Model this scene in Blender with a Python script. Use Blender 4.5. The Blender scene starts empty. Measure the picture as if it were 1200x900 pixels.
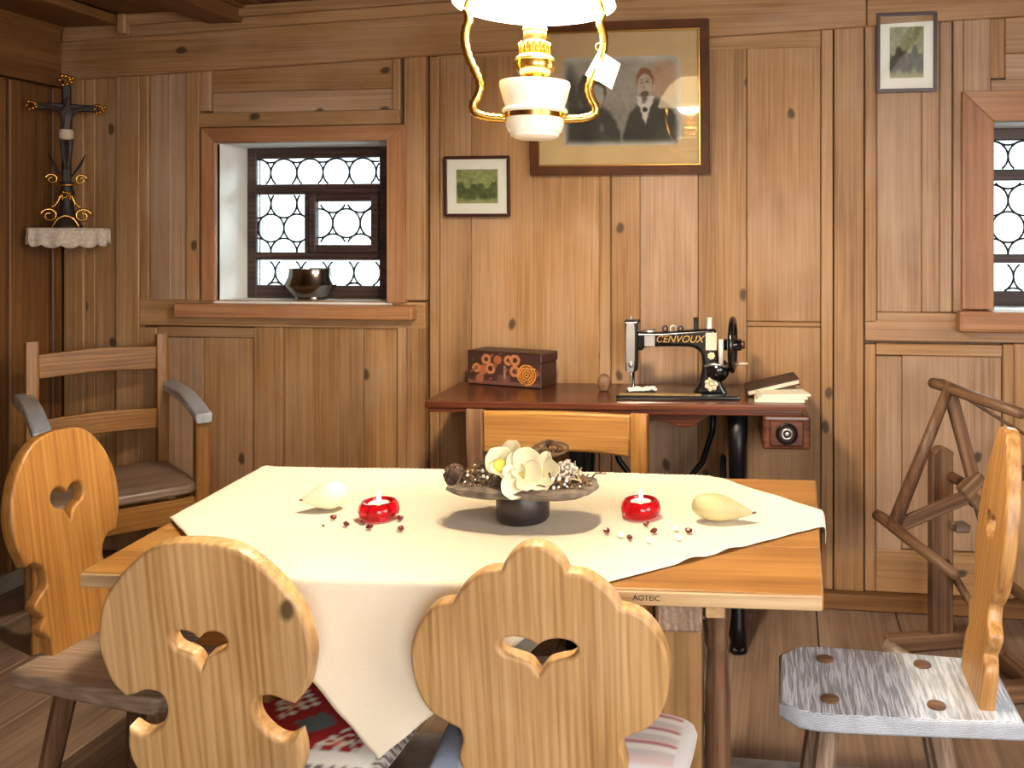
import bpy, bmesh, math, random
from mathutils import Vector, Matrix, Euler, noise
random.seed(7)
C = bpy.context.scene.collection
SC = bpy.context.scene

# ------------------------------------------------------------------ camera
CAM_Z, FPX, PX0, PY0 = 1.366, 1050.0, 780.0, 280.0
YAW = math.radians(7.86)
SN, CS = math.sin(YAW), math.cos(YAW)
cam = bpy.data.objects.new('camera', bpy.data.cameras.new('camera'))
C.objects.link(cam); SC.camera = cam
cam.location = (0, 0, CAM_Z)
cam.rotation_euler = (math.radians(90), 0, YAW)
cam.data.sensor_width = 36.0
cam.data.lens = FPX / 1200 * 36.0
cam.data.shift_x = (600 - PX0) / 1200.0
cam.data.shift_y = -(450 - PY0) / 1200.0
cam.data.clip_start = 0.02

# ------------------------------------------------------------------ world, exposure, lights
SC.view_settings.view_transform = 'Standard'
SC.view_settings.look = 'None'
SC.view_settings.gamma = 1.0
SC.view_settings.use_curve_mapping = False
SC.view_settings.exposure = 0.74
w = bpy.data.worlds.new('world'); SC.world = w; w.use_nodes = True
bg = w.node_tree.nodes['Background']
bg.inputs['Color'].default_value = (0.90, 0.95, 1.0, 1)
bg.inputs['Strength'].default_value = 2.8

def area_light(name, loc, rot, sx, sy, power, col):
    l = bpy.data.lights.new(name, 'AREA'); l.shape = 'RECTANGLE'; l.size = sx; l.size_y = sy
    l.energy = power; l.color = col
    o = bpy.data.objects.new(name, l); C.objects.link(o); o.location = loc; o.rotation_euler = rot
    return o
# added fill lights: rear one in its opening, side one before a solid wall
area_light('rear_fill_light', (1.0, -1.38, 1.45), (math.radians(90), 0, 0), 1.5, 1.1, 38, (1.0, 0.97, 0.93))
area_light('side_fill_light', (1.93, 0.1, 1.5), (math.radians(90), 0, math.radians(90)), 1.6, 1.1, 40, (1.0, 0.97, 0.94))
# hazy sun high behind the back wall: reaches the room only through the two small windows
sun = bpy.data.lights.new('sun', 'SUN'); sun.energy = 10.0; sun.angle = math.radians(45); sun.color = (0.88, 0.94, 1.0)
suno = bpy.data.objects.new('sun', sun); C.objects.link(suno); suno.rotation_euler = (math.radians(-56), 0, math.radians(-32))
# small light on the camera
fl = bpy.data.lights.new('camera_light', 'POINT'); fl.energy = 7; fl.shadow_soft_size = 0.02; fl.color = (1.0, 0.95, 0.88)
flo = bpy.data.objects.new('camera_light', fl); C.objects.link(flo); flo.location = (0.07, -0.03, 1.44)

# ------------------------------------------------------------------ helpers
def ray(px, py):
    u = (px - PX0) / FPX; v = (PY0 - py) / FPX
    return Vector((u * CS - SN, CS + u * SN, v))
def atY(px, py, Y):
    d = ray(px, py); t = Y / d.y
    return Vector((d.x * t, Y, CAM_Z + d.z * t))
def atZ(px, py, Z):
    d = ray(px, py); t = (Z - CAM_Z) / d.z
    return Vector((d.x * t, d.y * t, Z))

def lin(c):
    r = []
    for v in c[:3]:
        v = v / 255.0
        r.append(v / 12.92 if v <= 0.04045 else ((v + 0.055) / 1.055) ** 2.4)
    return (r[0], r[1], r[2], 1.0)

def new_obj(name, me, mat=None, parent=None, loc=(0, 0, 0), rot=(0, 0, 0), smooth=False):
    o = bpy.data.objects.new(name, me); C.objects.link(o)
    o.location = loc; o.rotation_euler = rot
    if parent is not None: o.parent = parent
    if mat is not None and me is not None:
        me.materials.clear(); me.materials.append(mat)
    if smooth and me is not None:
        for p in me.polygons: p.use_smooth = True
    return o
def from_bm(name, bm, mat=None, parent=None, loc=(0, 0, 0), rot=(0, 0, 0), smooth=False):
    me = bpy.data.meshes.new(name)
    bmesh.ops.recalc_face_normals(bm, faces=bm.faces)
    bm.to_mesh(me); bm.free()
    return new_obj(name, me, mat, parent, loc, rot, smooth)
def thing(name, label, cat, loc=(0, 0, 0), rotz=0.0, group=None):
    o = bpy.data.objects.new(name, None); C.objects.link(o); o.empty_display_size = 0.05
    o.location = loc; o.rotation_euler = (0, 0, rotz)
    return tag(o, label, cat, group)
def tag(o, label, cat, group=None):
    o['label'] = label; o['category'] = cat
    if group: o['group'] = group
    return o
def struct(o, label=None):
    o['kind'] = 'structure'
    if label: o['label'] = label
    return o

def add_box(bm, c, s, bev=0.0, M=None, seg=1):
    b = bmesh.new()
    bmesh.ops.create_cube(b, size=1.0)
    for v in b.verts: v.co = Vector((v.co.x * s[0], v.co.y * s[1], v.co.z * s[2]))
    if bev > 0:
        bmesh.ops.bevel(b, geom=list(b.edges), offset=min(bev, 0.45 * min(s)), segments=seg, affect='EDGES', profile=0.6)
    for v in b.verts:
        v.co = v.co + Vector(c)
        if M is not None: v.co = M @ v.co
    merge(bm, b)
def merge(bm, b):
    me = bpy.data.meshes.new('tmp'); b.to_mesh(me); b.free(); bm.from_mesh(me); bpy.data.meshes.remove(me)
def box(name, c, s, mat, parent=None, bev=0.003, rot=(0, 0, 0), seg=1):
    bm = bmesh.new(); add_box(bm, (0, 0, 0), s, bev, None, seg)
    return from_bm(name, bm, mat, parent, c, rot)
def add_tube(bm, pts, radii, seg=10, cap=True, closed=False, flat=1.0):
    pts = [Vector(p) for p in pts]; n = len(pts)
    if not hasattr(radii, '__len__'): radii = [radii] * n
    rings = []; up = None
    for i in range(n):
        if closed: t = pts[(i + 1) % n] - pts[i - 1]
        elif i == 0: t = pts[1] - pts[0]
        elif i == n - 1: t = pts[-1] - pts[-2]
        else: t = (pts[i + 1] - pts[i]).normalized() + (pts[i] - pts[i - 1]).normalized()
        t.normalize()
        if up is None:
            up = Vector((0, 0, 1)) if abs(t.z) < 0.9 else Vector((0, 1, 0))
        a = t.cross(up)
        if a.length < 1e-5: a = t.orthogonal()
        a.normalize(); b = a.cross(t).normalized(); up = b
        ring = []
        for k in range(seg):
            an = 2 * math.pi * k / seg
            ring.append(bm.verts.new(pts[i] + (a * math.cos(an) + b * math.sin(an) * flat) * radii[i]))
        rings.append(ring)
    m = n if closed else n - 1
    for i in range(m):
        r0 = rings[i]; r1 = rings[(i + 1) % n]
        for k in range(seg):
            bm.faces.new((r0[k], r0[(k + 1) % seg], r1[(k + 1) % seg], r1[k]))
    if cap and not closed:
        bm.faces.new(list(reversed(rings[0]))); bm.faces.new(rings[-1])
def tube(name, pts, radii, mat, parent=None, seg=10, loc=(0, 0, 0), rot=(0, 0, 0), closed=False, flat=1.0, smooth=True):
    bm = bmesh.new(); add_tube(bm, pts, radii, seg, True, closed, flat)
    return from_bm(name, bm, mat, parent, loc, rot, smooth)
def add_lathe(bm, prof, seg=32, M=None, close=True):
    rings = []
    for r, z in prof:
        if r < 1e-5: rings.append([bm.verts.new((0, 0, z))])
        else: rings.append([bm.verts.new((r * math.cos(2 * math.pi * k / seg), r * math.sin(2 * math.pi * k / seg), z)) for k in range(seg)])
    for a, b in zip(rings, rings[1:]):
        for k in range(seg):
            if len(a) == 1 and len(b) == 1: continue
            if len(a) == 1: bm.faces.new((a[0], b[k], b[(k + 1) % seg]))
            elif len(b) == 1: bm.faces.new((a[k], b[0], a[(k + 1) % seg]))
            else: bm.faces.new((a[k], a[(k + 1) % seg], b[(k + 1) % seg], b[k]))
    if M is not None:
        for rg in rings:
            for v in rg: v.co = M @ v.co
def lathe(name, prof, mat, parent=None, loc=(0, 0, 0), rot=(0, 0, 0), seg=32, smooth=True):
    bm = bmesh.new(); add_lathe(bm, prof, seg)
    o = from_bm(name, bm, mat, parent, loc, rot, smooth)
    if smooth: autosmooth(o)
    return o
def autosmooth(o, deg=40):
    me = o.data; bm = bmesh.new(); bm.from_mesh(me)
    for e in bm.edges:
        if len(e.link_faces) == 2: e.smooth = e.calc_face_angle(0) < math.radians(deg)
    bm.to_mesh(me); bm.free()
    for p in me.polygons: p.use_smooth = True
def spline(pts, n=5):
    """closed outline; a point with a third element 1 is a sharp corner"""
    P = [Vector((p[0], p[1])) for p in pts]; cor = [i for i, p in enumerate(pts) if len(p) > 2 and p[2]]
    N = len(P); out = []
    if not cor:
        segs = [[i for i in range(N)] + [0]]; closed = True
    else:
        closed = False; segs = []
        for a, b in zip(cor, cor[1:] + [cor[0] + N]):
            segs.append([k % N for k in range(a, b + 1)])
    for s in segs:
        m = len(s)
        for j in range(m - 1):
            p1, p2 = P[s[j]], P[s[j + 1]]
            if closed: p0, p3 = P[s[j] - 1], P[(s[j + 1] + 1) % N]
            else:
                p0 = P[s[j - 1]] if j > 0 else 2 * p1 - p2
                p3 = P[s[j + 2]] if j + 2 < m else 2 * p2 - p1
            st = n if m > 2 else 1
            for k in range(st):
                t = k / st
                out.append(0.5 * ((2 * p1) + (-p0 + p2) * t + (2 * p0 - 5 * p1 + 4 * p2 - p3) * t * t + (-p0 + 3 * p1 - 3 * p2 + p3) * t ** 3))
    return out
def mirror_half(half):
    """right half (from the top at x=0 down) to a closed symmetric outline"""
    right = [tuple(p) for p in half]
    left = [(-p[0],) + tuple(p[1:]) for p in reversed(half) if abs(p[0]) > 1e-6]
    return right + left
def plate_mesh(name, loops, th, bev=0.003, plane='XY', res=2):
    cu = bpy.data.curves.new(name, 'CURVE'); cu.dimensions = '2D'; cu.fill_mode = 'BOTH'
    cu.extrude = max(th / 2 - bev, 0.0002); cu.bevel_depth = bev; cu.bevel_resolution = res; cu.offset = -bev
    for lp in loops:
        s = cu.splines.new('POLY'); s.points.add(len(lp) - 1); s.use_cyclic_u = True
        for q, p in zip(s.points, lp): q.co = (p[0], p[1], 0, 1)
    o = bpy.data.objects.new(name, cu); C.objects.link(o)
    bpy.context.view_layer.update()
    me = bpy.data.meshes.new_from_object(o.evaluated_get(bpy.context.evaluated_depsgraph_get()))
    bpy.data.objects.remove(o); bpy.data.curves.remove(cu)
    if plane == 'XZ':
        for v in me.vertices: v.co = Vector((v.co.x, -v.co.z, v.co.y))
    elif plane == 'YZ':
        for v in me.vertices: v.co = Vector((v.co.z, v.co.x, v.co.y))
    me.name = name
    return me
def plate(name, loops, th, mat, parent=None, loc=(0, 0, 0), rot=(0, 0, 0), bev=0.003, plane='XY', res=2):
    o = new_obj(name, plate_mesh(name, loops, th, bev, plane, res), mat, parent, loc, rot)
    autosmooth(o, 35)
    return o
def text_mesh(name, body, size, mat, parent, loc, rot, th=0.0006, shear=0.0):
    cu = bpy.data.curves.new(name, 'FONT'); cu.body = body; cu.size = size; cu.extrude = th; cu.shear = shear
    cu.align_x = 'CENTER'; cu.align_y = 'CENTER'
    o = bpy.data.objects.new(name, cu); C.objects.link(o); bpy.context.view_layer.update()
    me = bpy.data.meshes.new_from_object(o.evaluated_get(bpy.context.evaluated_depsgraph_get()))
    bpy.data.objects.remove(o); bpy.data.curves.remove(cu)
    return new_obj(name, me, mat, parent, loc, rot)
def painted_grid(name, wd, ht, nx, ny, fn, mat, parent, loc, rot=(0, 0, 0)):
    """flat print: a sheet in the XZ plane whose pigments come from fn(u, v)"""
    vs, fs, cs = [], [], []
    for j in range(ny + 1):
        for i in range(nx + 1):
            u, v = i / nx, j / ny
            vs.append(((u - 0.5) * wd, 0, (v - 0.5) * ht)); cs.append(fn(u, v))
    for j in range(ny):
        for i in range(nx):
            a = j * (nx + 1) + i; fs.append((a, a + 1, a + nx + 2, a + nx + 1))
    me = bpy.data.meshes.new(name); me.from_pydata(vs, [], fs)
    at = me.color_attributes.new('print', 'FLOAT_COLOR', 'POINT')
    for k, c in enumerate(cs): at.data[k].color = lin(c)
    return new_obj(name, me, mat, parent, loc, rot)

# ------------------------------------------------------------------ materials
MATS = {}
def nodes_mat(name):
    m = bpy.data.materials.new(name); m.use_nodes = True
    nt = m.node_tree; return m, nt, nt.nodes['Principled BSDF']
def plain(name, col, rough=0.5, metal=0.0, bump=0.0, bscale=60.0, var=0.0, vscale=8.0, spec=0.5, **kw):
    if name in MATS: return MATS[name]
    m, nt, b = nodes_mat(name); N = nt.nodes; L = nt.links
    b.inputs['Base Color'].default_value = lin(col); b.inputs['Roughness'].default_value = rough
    b.inputs['Metallic'].default_value = metal; b.inputs['Specular IOR Level'].default_value = spec
    for k, v in kw.items(): b.inputs[k.replace('_', ' ')].default_value = v
    tc = N.new('ShaderNodeTexCoord')
    if var > 0:
        nz = N.new('ShaderNodeTexNoise'); nz.inputs['Scale'].default_value = vscale; nz.inputs['Detail'].default_value = 5
        L.new(tc.outputs['Object'], nz.inputs['Vector'])
        mx = N.new('ShaderNodeMix'); mx.data_type = 'RGBA'
        mx.inputs[6].default_value = lin([c * (1 - var) for c in col]); mx.inputs[7].default_value = lin([min(255, c * (1 + var * 0.6)) for c in col])
        rp = N.new('ShaderNodeMapRange'); rp.inputs[1].default_value = 0.3; rp.inputs[2].default_value = 0.7
        L.new(nz.outputs['Fac'], rp.inputs[0]); L.new(rp.outputs[0], mx.inputs[0]); L.new(mx.outputs[2], b.inputs['Base Color'])
    if bump > 0:
        nb = N.new('ShaderNodeTexNoise'); nb.inputs['Scale'].default_value = bscale; nb.inputs['Detail'].default_value = 4
        L.new(tc.outputs['Object'], nb.inputs['Vector'])
        bp = N.new('ShaderNodeBump'); bp.inputs['Strength'].default_value = bump; bp.inputs['Distance'].default_value = 0.002
        L.new(nb.outputs['Fac'], bp.inputs['Height']); L.new(bp.outputs['Normal'], b.inputs['Normal'])
    MATS[name] = m
    return m
def wood(name, dark, mid, light, axis='Z', rough=0.5, scale=1.0, knots=1.0, bump=0.25, stain=0.0, jitter=0.18, ring=0.35, spec=0.35, ringf=3.0, dist=7.0, thin=None, streak=0.5):
    key = name + '_' + axis
    if key in MATS: return MATS[key]
    m, nt, b = nodes_mat(key); N = nt.nodes; L = nt.links
    b.inputs['Roughness'].default_value = rough; b.inputs['Specular IOR Level'].default_value = spec
    tc = N.new('ShaderNodeTexCoord'); oi = N.new('ShaderNodeObjectInfo')
    off = N.new('ShaderNodeVectorMath'); off.operation = 'SCALE'; off.inputs[0].default_value = (13.7, 7.3, 29.1)
    L.new(oi.outputs['Random'], off.inputs['Scale'])
    ad = N.new('ShaderNodeVectorMath'); ad.operation = 'ADD'
    L.new(tc.outputs['Object'], ad.inputs[0]); L.new(off.outputs[0], ad.inputs[1])
    def mapping(along, across):
        mp = N.new('ShaderNodeMapping')
        s = [across * scale] * 3; s['XYZ'.index(axis)] = along * scale
        mp.inputs['Scale'].default_value = s; L.new(ad.outputs[0], mp.inputs['Vector']); return mp
    def noise_(mp, sc, det, dist=0.0):
        n = N.new('ShaderNodeTexNoise'); n.inputs['Scale'].default_value = sc; n.inputs['Detail'].default_value = det
        n.inputs['Distortion'].default_value = dist; L.new(mp.outputs[0], n.inputs['Vector']); return n
    def mrange(src, a, bb, c=0.0, d=1.0):
        r = N.new('ShaderNodeMapRange'); r.inputs[1].default_value = a; r.inputs[2].default_value = bb
        r.inputs[3].default_value = c; r.inputs[4].default_value = d; L.new(src, r.inputs[0]); return r
    def math_(op, a, bb):
        q = N.new('ShaderNodeMath'); q.operation = op
        for i, x in enumerate((a, bb)):
            if isinstance(x, (int, float)): q.inputs[i].default_value = x
            else: L.new(x, q.inputs[i])
        return q.outputs[0]
    mp1 = mapping(0.35, 5.0); mp2 = mapping(1.2, 60.0); mp3 = mapping(1.6, 2.4)
    broad = noise_(mp1, 1.6, 4, 0.6); fine = noise_(mp2, 2.0, 5); blot = noise_(mp3, 1.3, 5)
    # growth rings: bands warped by a slow noise
    wv = N.new('ShaderNodeTexWave'); wv.wave_type = 'BANDS'; wv.bands_direction = 'X' if axis != 'X' else 'Z'
    wv.inputs['Scale'].default_value = 3.2; wv.inputs['Distortion'].default_value = dist; wv.inputs['Detail'].default_value = 2.0; wv.inputs['Detail Scale'].default_value = 0.9
    mpw = mapping(0.10 * ringf, ringf); L.new(mpw.outputs[0], wv.inputs['Vector'])
    f = math_('ADD', math_('MULTIPLY', mrange(broad.outputs['Fac'], 0.3, 0.7).outputs[0], streak),
              math_('MULTIPLY', mrange(fine.outputs['Fac'], 0.3, 0.7).outputs[0], 0.5 - ring * 0.5))
    f = math_('ADD', f, math_('MULTIPLY', wv.outputs['Fac'], ring * 0.6))
    rp = N.new('ShaderNodeValToRGB'); e = rp.color_ramp.elements
    e[0].position = 0.12; e[0].color = lin(dark); e[1].position = 0.88; e[1].color = lin(light)
    em = e.new(0.48); em.color = lin(mid)
    L.new(f, rp.inputs[0]); col = rp.outputs[0]
    # blotches of old finish
    mx = N.new('ShaderNodeMix'); mx.data_type = 'RGBA'; mx.blend_type = 'MULTIPLY'
    mx.inputs[7].default_value = (0.62, 0.56, 0.50, 1)
    L.new(mrange(blot.outputs['Fac'], 0.5, 0.78, 0, 0.75).outputs[0], mx.inputs[0]); L.new(col, mx.inputs[6]); col = mx.outputs[2]
    if stain > 0:
        mp4 = mapping(2.0, 3.2); st = noise_(mp4, 1.1, 6, 0.3)
        mg = N.new('ShaderNodeMix'); mg.data_type = 'RGBA'; mg.inputs[7].default_value = lin((186, 158, 134))
        L.new(mrange(st.outputs['Fac'], 0.45, 0.7, 0, stain).outputs[0], mg.inputs[0]); L.new(col, mg.inputs[6]); col = mg.outputs[2]
    if knots > 0:
        mpk = N.new('ShaderNodeMapping'); sk = [5.5 * scale] * 3; sk['XYZ'.index(axis)] = 3.6 * scale
        if thin: sk['XYZ'.index(thin)] = 0.0
        mpk.inputs['Scale'].default_value = sk; L.new(ad.outputs[0], mpk.inputs['Vector'])
        vo = N.new('ShaderNodeTexVoronoi'); vo.inputs['Scale'].default_value = 1.0; vo.inputs['Randomness'].default_value = 1.0
        kd = noise_(mp3, 9.0, 2); kv = N.new('ShaderNodeVectorMath'); kv.operation = 'MULTIPLY_ADD'; kv.inputs[1].default_value = (0.10, 0.10, 0.10)
        src = mpk.outputs[0]
        if thin == 'Y':
            sx_ = N.new('ShaderNodeSeparateXYZ'); cx_n = N.new('ShaderNodeCombineXYZ'); L.new(src, sx_.inputs[0]); L.new(sx_.outputs[0], cx_n.inputs[0]); L.new(sx_.outputs[2], cx_n.inputs[1])
            src = cx_n.outputs[0]; vo.voronoi_dimensions = '2D'
        L.new(kd.outputs['Color'], kv.inputs[0]); L.new(src, kv.inputs[2]); L.new(kv.outputs[0], vo.inputs['Vector'])
        sep = N.new('ShaderNodeSeparateColor'); L.new(vo.outputs['Color'], sep.inputs[0])
        pick = math_('GREATER_THAN', sep.outputs[0], 1.0 - 0.30 * knots)
        kf = math_('MULTIPLY', mrange(vo.outputs['Distance'], 0.10, 0.055).outputs[0], pick)
        mk = N.new('ShaderNodeMix'); mk.data_type = 'RGBA'; mk.inputs[7].default_value = lin([c * 0.42 for c in dark])
        L.new(math_('MULTIPLY', kf, 0.85), mk.inputs[0]); L.new(col, mk.inputs[6]); col = mk.outputs[2]
    hs = N.new('ShaderNodeHueSaturation'); L.new(col, hs.inputs['Color'])
    L.new(mrange(oi.outputs['Random'], 0, 1, 1 - jitter, 1 + jitter).outputs[0], hs.inputs['Value'])
    L.new(hs.outputs[0], b.inputs['Base Color'])
    bp = N.new('ShaderNodeBump'); bp.inputs['Strength'].default_value = bump; bp.inputs['Distance'].default_value = 0.002
    L.new(math_('ADD', fine.outputs['Fac'], math_('MULTIPLY', wv.outputs['Fac'], 0.7)), bp.inputs['Height']); L.new(bp.outputs['Normal'], b.inputs['Normal'])
    MATS[key] = m
    return m
def emit(name, col, strength, mixcol=None):
    if name in MATS: return MATS[name]
    m, nt, b = nodes_mat(name)
    b.inputs['Base Color'].default_value = lin(mixcol or col); b.inputs['Roughness'].default_value = 0.2
    b.inputs['Emission Color'].default_value = lin(col); b.inputs['Emission Strength'].default_value = strength
    MATS[name] = m
    return m
def window_glass(name, tint=(245, 250, 250), gloss=0.06):
    m, nt, b = nodes_mat(name); N = nt.nodes; L = nt.links; N.remove(b)
    tr = N.new('ShaderNodeBsdfTransparent'); tr.inputs[0].default_value = lin(tint)
    gl = N.new('ShaderNodeBsdfGlossy'); gl.inputs['Roughness'].default_value = 0.03
    fr = N.new('ShaderNodeFresnel'); fr.inputs[0].default_value = 1.5
    mx = N.new('ShaderNodeMixShader'); L.new(fr.outputs[0], mx.inputs[0]); L.new(tr.outputs[0], mx.inputs[1]); L.new(gl.outputs[0], mx.inputs[2])
    L.new(mx.outputs[0], N['Material Output'].inputs[0])
    return m
def print_mat():
    if 'print' in MATS: return MATS['print']
    m, nt, b = nodes_mat('printed_paper')
    a = nt.nodes.new('ShaderNodeAttribute'); a.attribute_name = 'print'
    nt.links.new(a.outputs['Color'], b.inputs['Base Color']); b.inputs['Roughness'].default_value = 0.6
    MATS['print'] = m
    return m

def W_WALL(ax): return wood('wall_pine', (130, 94, 58), (160, 120, 78), (182, 144, 100), ax, 0.55, 1.0, 0.75, 0.2, 0.35, 0.07, 0.10, thin='Y', streak=0.4)
def W_GREY(ax): return wood('weathered_pine', (142, 110, 82), (168, 134, 104), (190, 160, 132), ax, 0.6, 1.0, 0.5, 0.2, 0.5, 0.05, 0.10, thin='Y', streak=0.4)
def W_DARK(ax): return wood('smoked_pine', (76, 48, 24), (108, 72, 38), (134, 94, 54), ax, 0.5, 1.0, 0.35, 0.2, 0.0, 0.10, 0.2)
def W_CASE(ax): return wood('casing_pine', (134, 90, 58), (162, 112, 74), (182, 134, 94), ax, 0.5, 1.2, 0.25, 0.2, 0.2, 0.05, 0.2)
def W_CHAIR(ax): return wood('chair_pine', (144, 106, 62), (180, 141, 91), (204, 170, 120), ax, 0.40, 1.3, 0.35, 0.15, 0.22, 0.03, 0.28, 0.35, 5.0, 9.0, thin='Y')
def W_HONEY(ax): return wood('honey_pine', (114, 74, 34), (147, 101, 48), (172, 127, 70), ax, 0.36, 1.3, 0.12, 0.12, 0.0, 0.05, 0.22, 0.4, 5.0, 8.0)
def W_WORN(ax): return wood('worn_wood', (106, 88, 74), (144, 122, 104), (176, 156, 138), ax, 0.36, 1.2, 0.2, 0.35, 0.0, 0.08, 0.3, 0.45, 6.0)
def W_BROWN(ax): return wood('old_brown_wood', (66, 44, 30), (104, 74, 52), (136, 104, 76), ax, 0.5, 1.2, 0.15, 0.25, 0.0, 0.1, 0.3)
def W_MAHO(ax): return wood('mahogany', (56, 26, 15), (86, 44, 26), (110, 62, 38), ax, 0.25, 1.2, 0.0, 0.08, 0.0, 0.05, 0.2, 0.5)
def W_SEATG(ax): return wood('grey_wood_window_sheen', (150, 155, 165), (196, 203, 214), (226, 232, 240), ax, 0.30, 2.0, 0.0, 0.7, 0.0, 0.02, 0.8, 0.6, 20.0, 7.0, streak=0.25)  # scrubbed grey wood with cool window sheen mixed into its colours
def W_AGED(ax): return wood('aged_pine', (122, 82, 42), (174, 126, 70), (204, 164, 108), ax, 0.38, 1.3, 0.3, 0.3, 0.0, 0.04, 0.4, 0.4, 4.0, 9.0, thin='Y')

# ------------------------------------------------------------------ the room
YW = 3.40; XL = -3.02; XR = 2.0; YB = -1.45
def wxz(px, py): return atY(px, py, YW)
# floor
floor = struct(new_obj('floor', None))
fbm = bmesh.new(); add_box(fbm, ((XL + XR) / 2, 1.0, -0.06), (XR - XL + 0.4, 5.4, 0.07))
bpy.data.objects.remove(floor)
W_FLOOR = wood('floor_board', (92, 73, 58), (124, 102, 84), (150, 128, 108), 'Y', 0.6, 0.9, 0.3, 0.3, 0.25, 0.10, 0.2)
floor = struct(from_bm('floor', fbm, plain('dark_joint', (40, 30, 22), 0.9)), 'worn grey-brown wooden board floor')
x = XL; rng = random.Random(3)
while x < XR:
    wd = rng.uniform(0.24, 0.34); wd = min(wd, XR - x)
    box('plank', (x + wd / 2, 0.98, -0.0125), (wd - 0.004, 4.84, 0.025), W_FLOOR, floor, 0.003)
    x += wd
# ceiling slopes up gently to the right
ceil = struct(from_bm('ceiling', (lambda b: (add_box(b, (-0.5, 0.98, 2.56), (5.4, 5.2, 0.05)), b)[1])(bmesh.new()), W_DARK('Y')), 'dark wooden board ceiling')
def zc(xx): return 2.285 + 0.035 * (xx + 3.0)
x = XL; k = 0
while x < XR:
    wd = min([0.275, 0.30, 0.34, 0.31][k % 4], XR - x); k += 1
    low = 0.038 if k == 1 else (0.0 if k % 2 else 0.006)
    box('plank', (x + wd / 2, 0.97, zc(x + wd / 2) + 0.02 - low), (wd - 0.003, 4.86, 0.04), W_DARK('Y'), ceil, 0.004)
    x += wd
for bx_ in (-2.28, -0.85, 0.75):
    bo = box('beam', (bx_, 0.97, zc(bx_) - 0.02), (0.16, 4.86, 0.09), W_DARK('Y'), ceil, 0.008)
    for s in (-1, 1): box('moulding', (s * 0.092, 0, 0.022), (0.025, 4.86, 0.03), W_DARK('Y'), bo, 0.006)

# openings of the two windows (x0, x1, z0, z1)
def cxz(px, py): return atY(px, py, 3.368)
W1 = (cxz(252, 300).x, cxz(453, 300).x, cxz(350, 354).z, cxz(350, 166).z)
wc = cxz(1165, 362).x; W2 = (wc, wc + (W1[1] - W1[0]), cxz(1180, 363).z, cxz(1180, 142).z)
# back wall core with the window holes
bm = bmesh.new(); y0, y1 = 3.425, 3.70; yc, yd = (y0 + y1) / 2, y1 - y0
def core(xa, xb, za, zb): add_box(bm, ((xa + xb) / 2, yc, (za + zb) / 2), (xb - xa, yd, zb - za))
for (xa, xb) in ((XL - 0.2, W1[0] - 0.017), (W1[1] + 0.017, W2[0] - 0.017), (W2[1] + 0.017, XR + 0.2)): core(xa, xb, -0.1, 2.6)
for q in (W1, W2): core(q[0] - 0.017, q[1] + 0.017, -0.1, q[2] - 0.023); core(q[0] - 0.017, q[1] + 0.017, q[3] + 0.017, 2.6)
wall_back = struct(from_bm('wall_back', bm, W_DARK('Z')), 'panelled pine wall with two small leaded windows')
ZBASE = 0.06
def wp(name, x0, x1, yt, yb, proud, mf, axis='Z', gap=0.0008, bev=0.003):
    """one board of the panelling; yt / yb are picture heights, or None for up to the frieze / down to the baseboard"""
    xm = (x0 + x1) / 2
    a, b_ = wxz(x0, 300).x, wxz(x1, 300).x
    zt = 2.24 if yt is None else wxz(xm, yt).z
    zb = ZBASE if yb is None else wxz(xm, yb).z
    ya = YW - proud; ye = 3.425
    return box(name, ((a + b_) / 2, (ya + ye) / 2, (zt + zb) / 2), (b_ - a - 2 * gap, ye - ya, zt - zb - 2 * gap), mf(axis), wall_back, bev)
S, PN = 0.016, 0.0
# left of the first window
wp('stile', 78, 101, None, None, S, W_WALL)
wp('plank', 101, 112, None, None, 0.004, W_WALL); wp('plank', 112, 139, None, None, PN, W_WALL)
wp('stile', 139, 166, None, None, S, W_WALL)
wp('stile', 166, 176, None, 352, S * 0.8, W_WALL)
wp('panel', 176, 200, None, 352, PN, W_GREY); wp('panel', 200, 221, None, 352, PN, W_GREY)
wp('stile', 221, 236, None, 352, S, W_WALL)
# above the first window
wp('rail', 236, 470, 131, 148, S, W_WALL, 'X')
wp('stile', 236, 249, None, 131, S, W_WALL); wp('stile', 461, 470, None, 131, S * 0.7, W_WALL)
wp('panel', 249, 461, None, 106, PN, W_WALL, 'X'); wp('panel', 249, 461, 106, 131, PN, W_GREY, 'X')
# below the first window
wp('rail', 166, 500, 352, 383, S, W_WALL, 'X')
wp('stile', 166, 186, 383, None, S, W_WALL); wp('rail', 186, 300, 383, 395, S * 0.6, W_WALL, 'X')
wp('panel', 186, 238, 395, None, PN, W_GREY); wp('panel', 238, 300, 395, None, PN, W_WALL)
wp('stile', 300, 333, 383, None, S, W_WALL)
wp('panel', 333, 397, 383, None, PN, W_WALL); wp('panel', 397, 426, 383, None, 0.002, W_WALL); wp('panel', 426, 467, 383, None, PN, W_WALL)
wp('stile', 467, 478, 383, None, S, W_WALL); wp('stile', 478, 500, 383, None, S, W_WALL)
wp('stile', 475, 500, None, 352, S, W_WALL)
# the wide boarded middle
wp('stile', 504, 515, None, None, 0.006, W_WALL)
for a, b_, pr, mf in ((515, 552, 0, W_WALL), (552, 703, 0, W_WALL), (703, 716, 0.01, W_WALL), (716, 750, 0, W_WALL), (750, 818, 0.001, W_GREY), (818, 875, 0, W_WALL)):
    wp('plank', a, b_, None, None, pr, mf)
wp('plank', 875, 962, None, 377, 0, W_WALL); wp('rail', 875, 962, 377, 383, 0.004, W_WALL, 'X'); wp('plank', 875, 962, 383, None, 0, W_WALL)
wp('stile', 962, 976, None, None, 0.010, W_WALL)
wp('rail', 505, 962, None, 62, 0.006, W_WALL, 'X')
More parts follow.
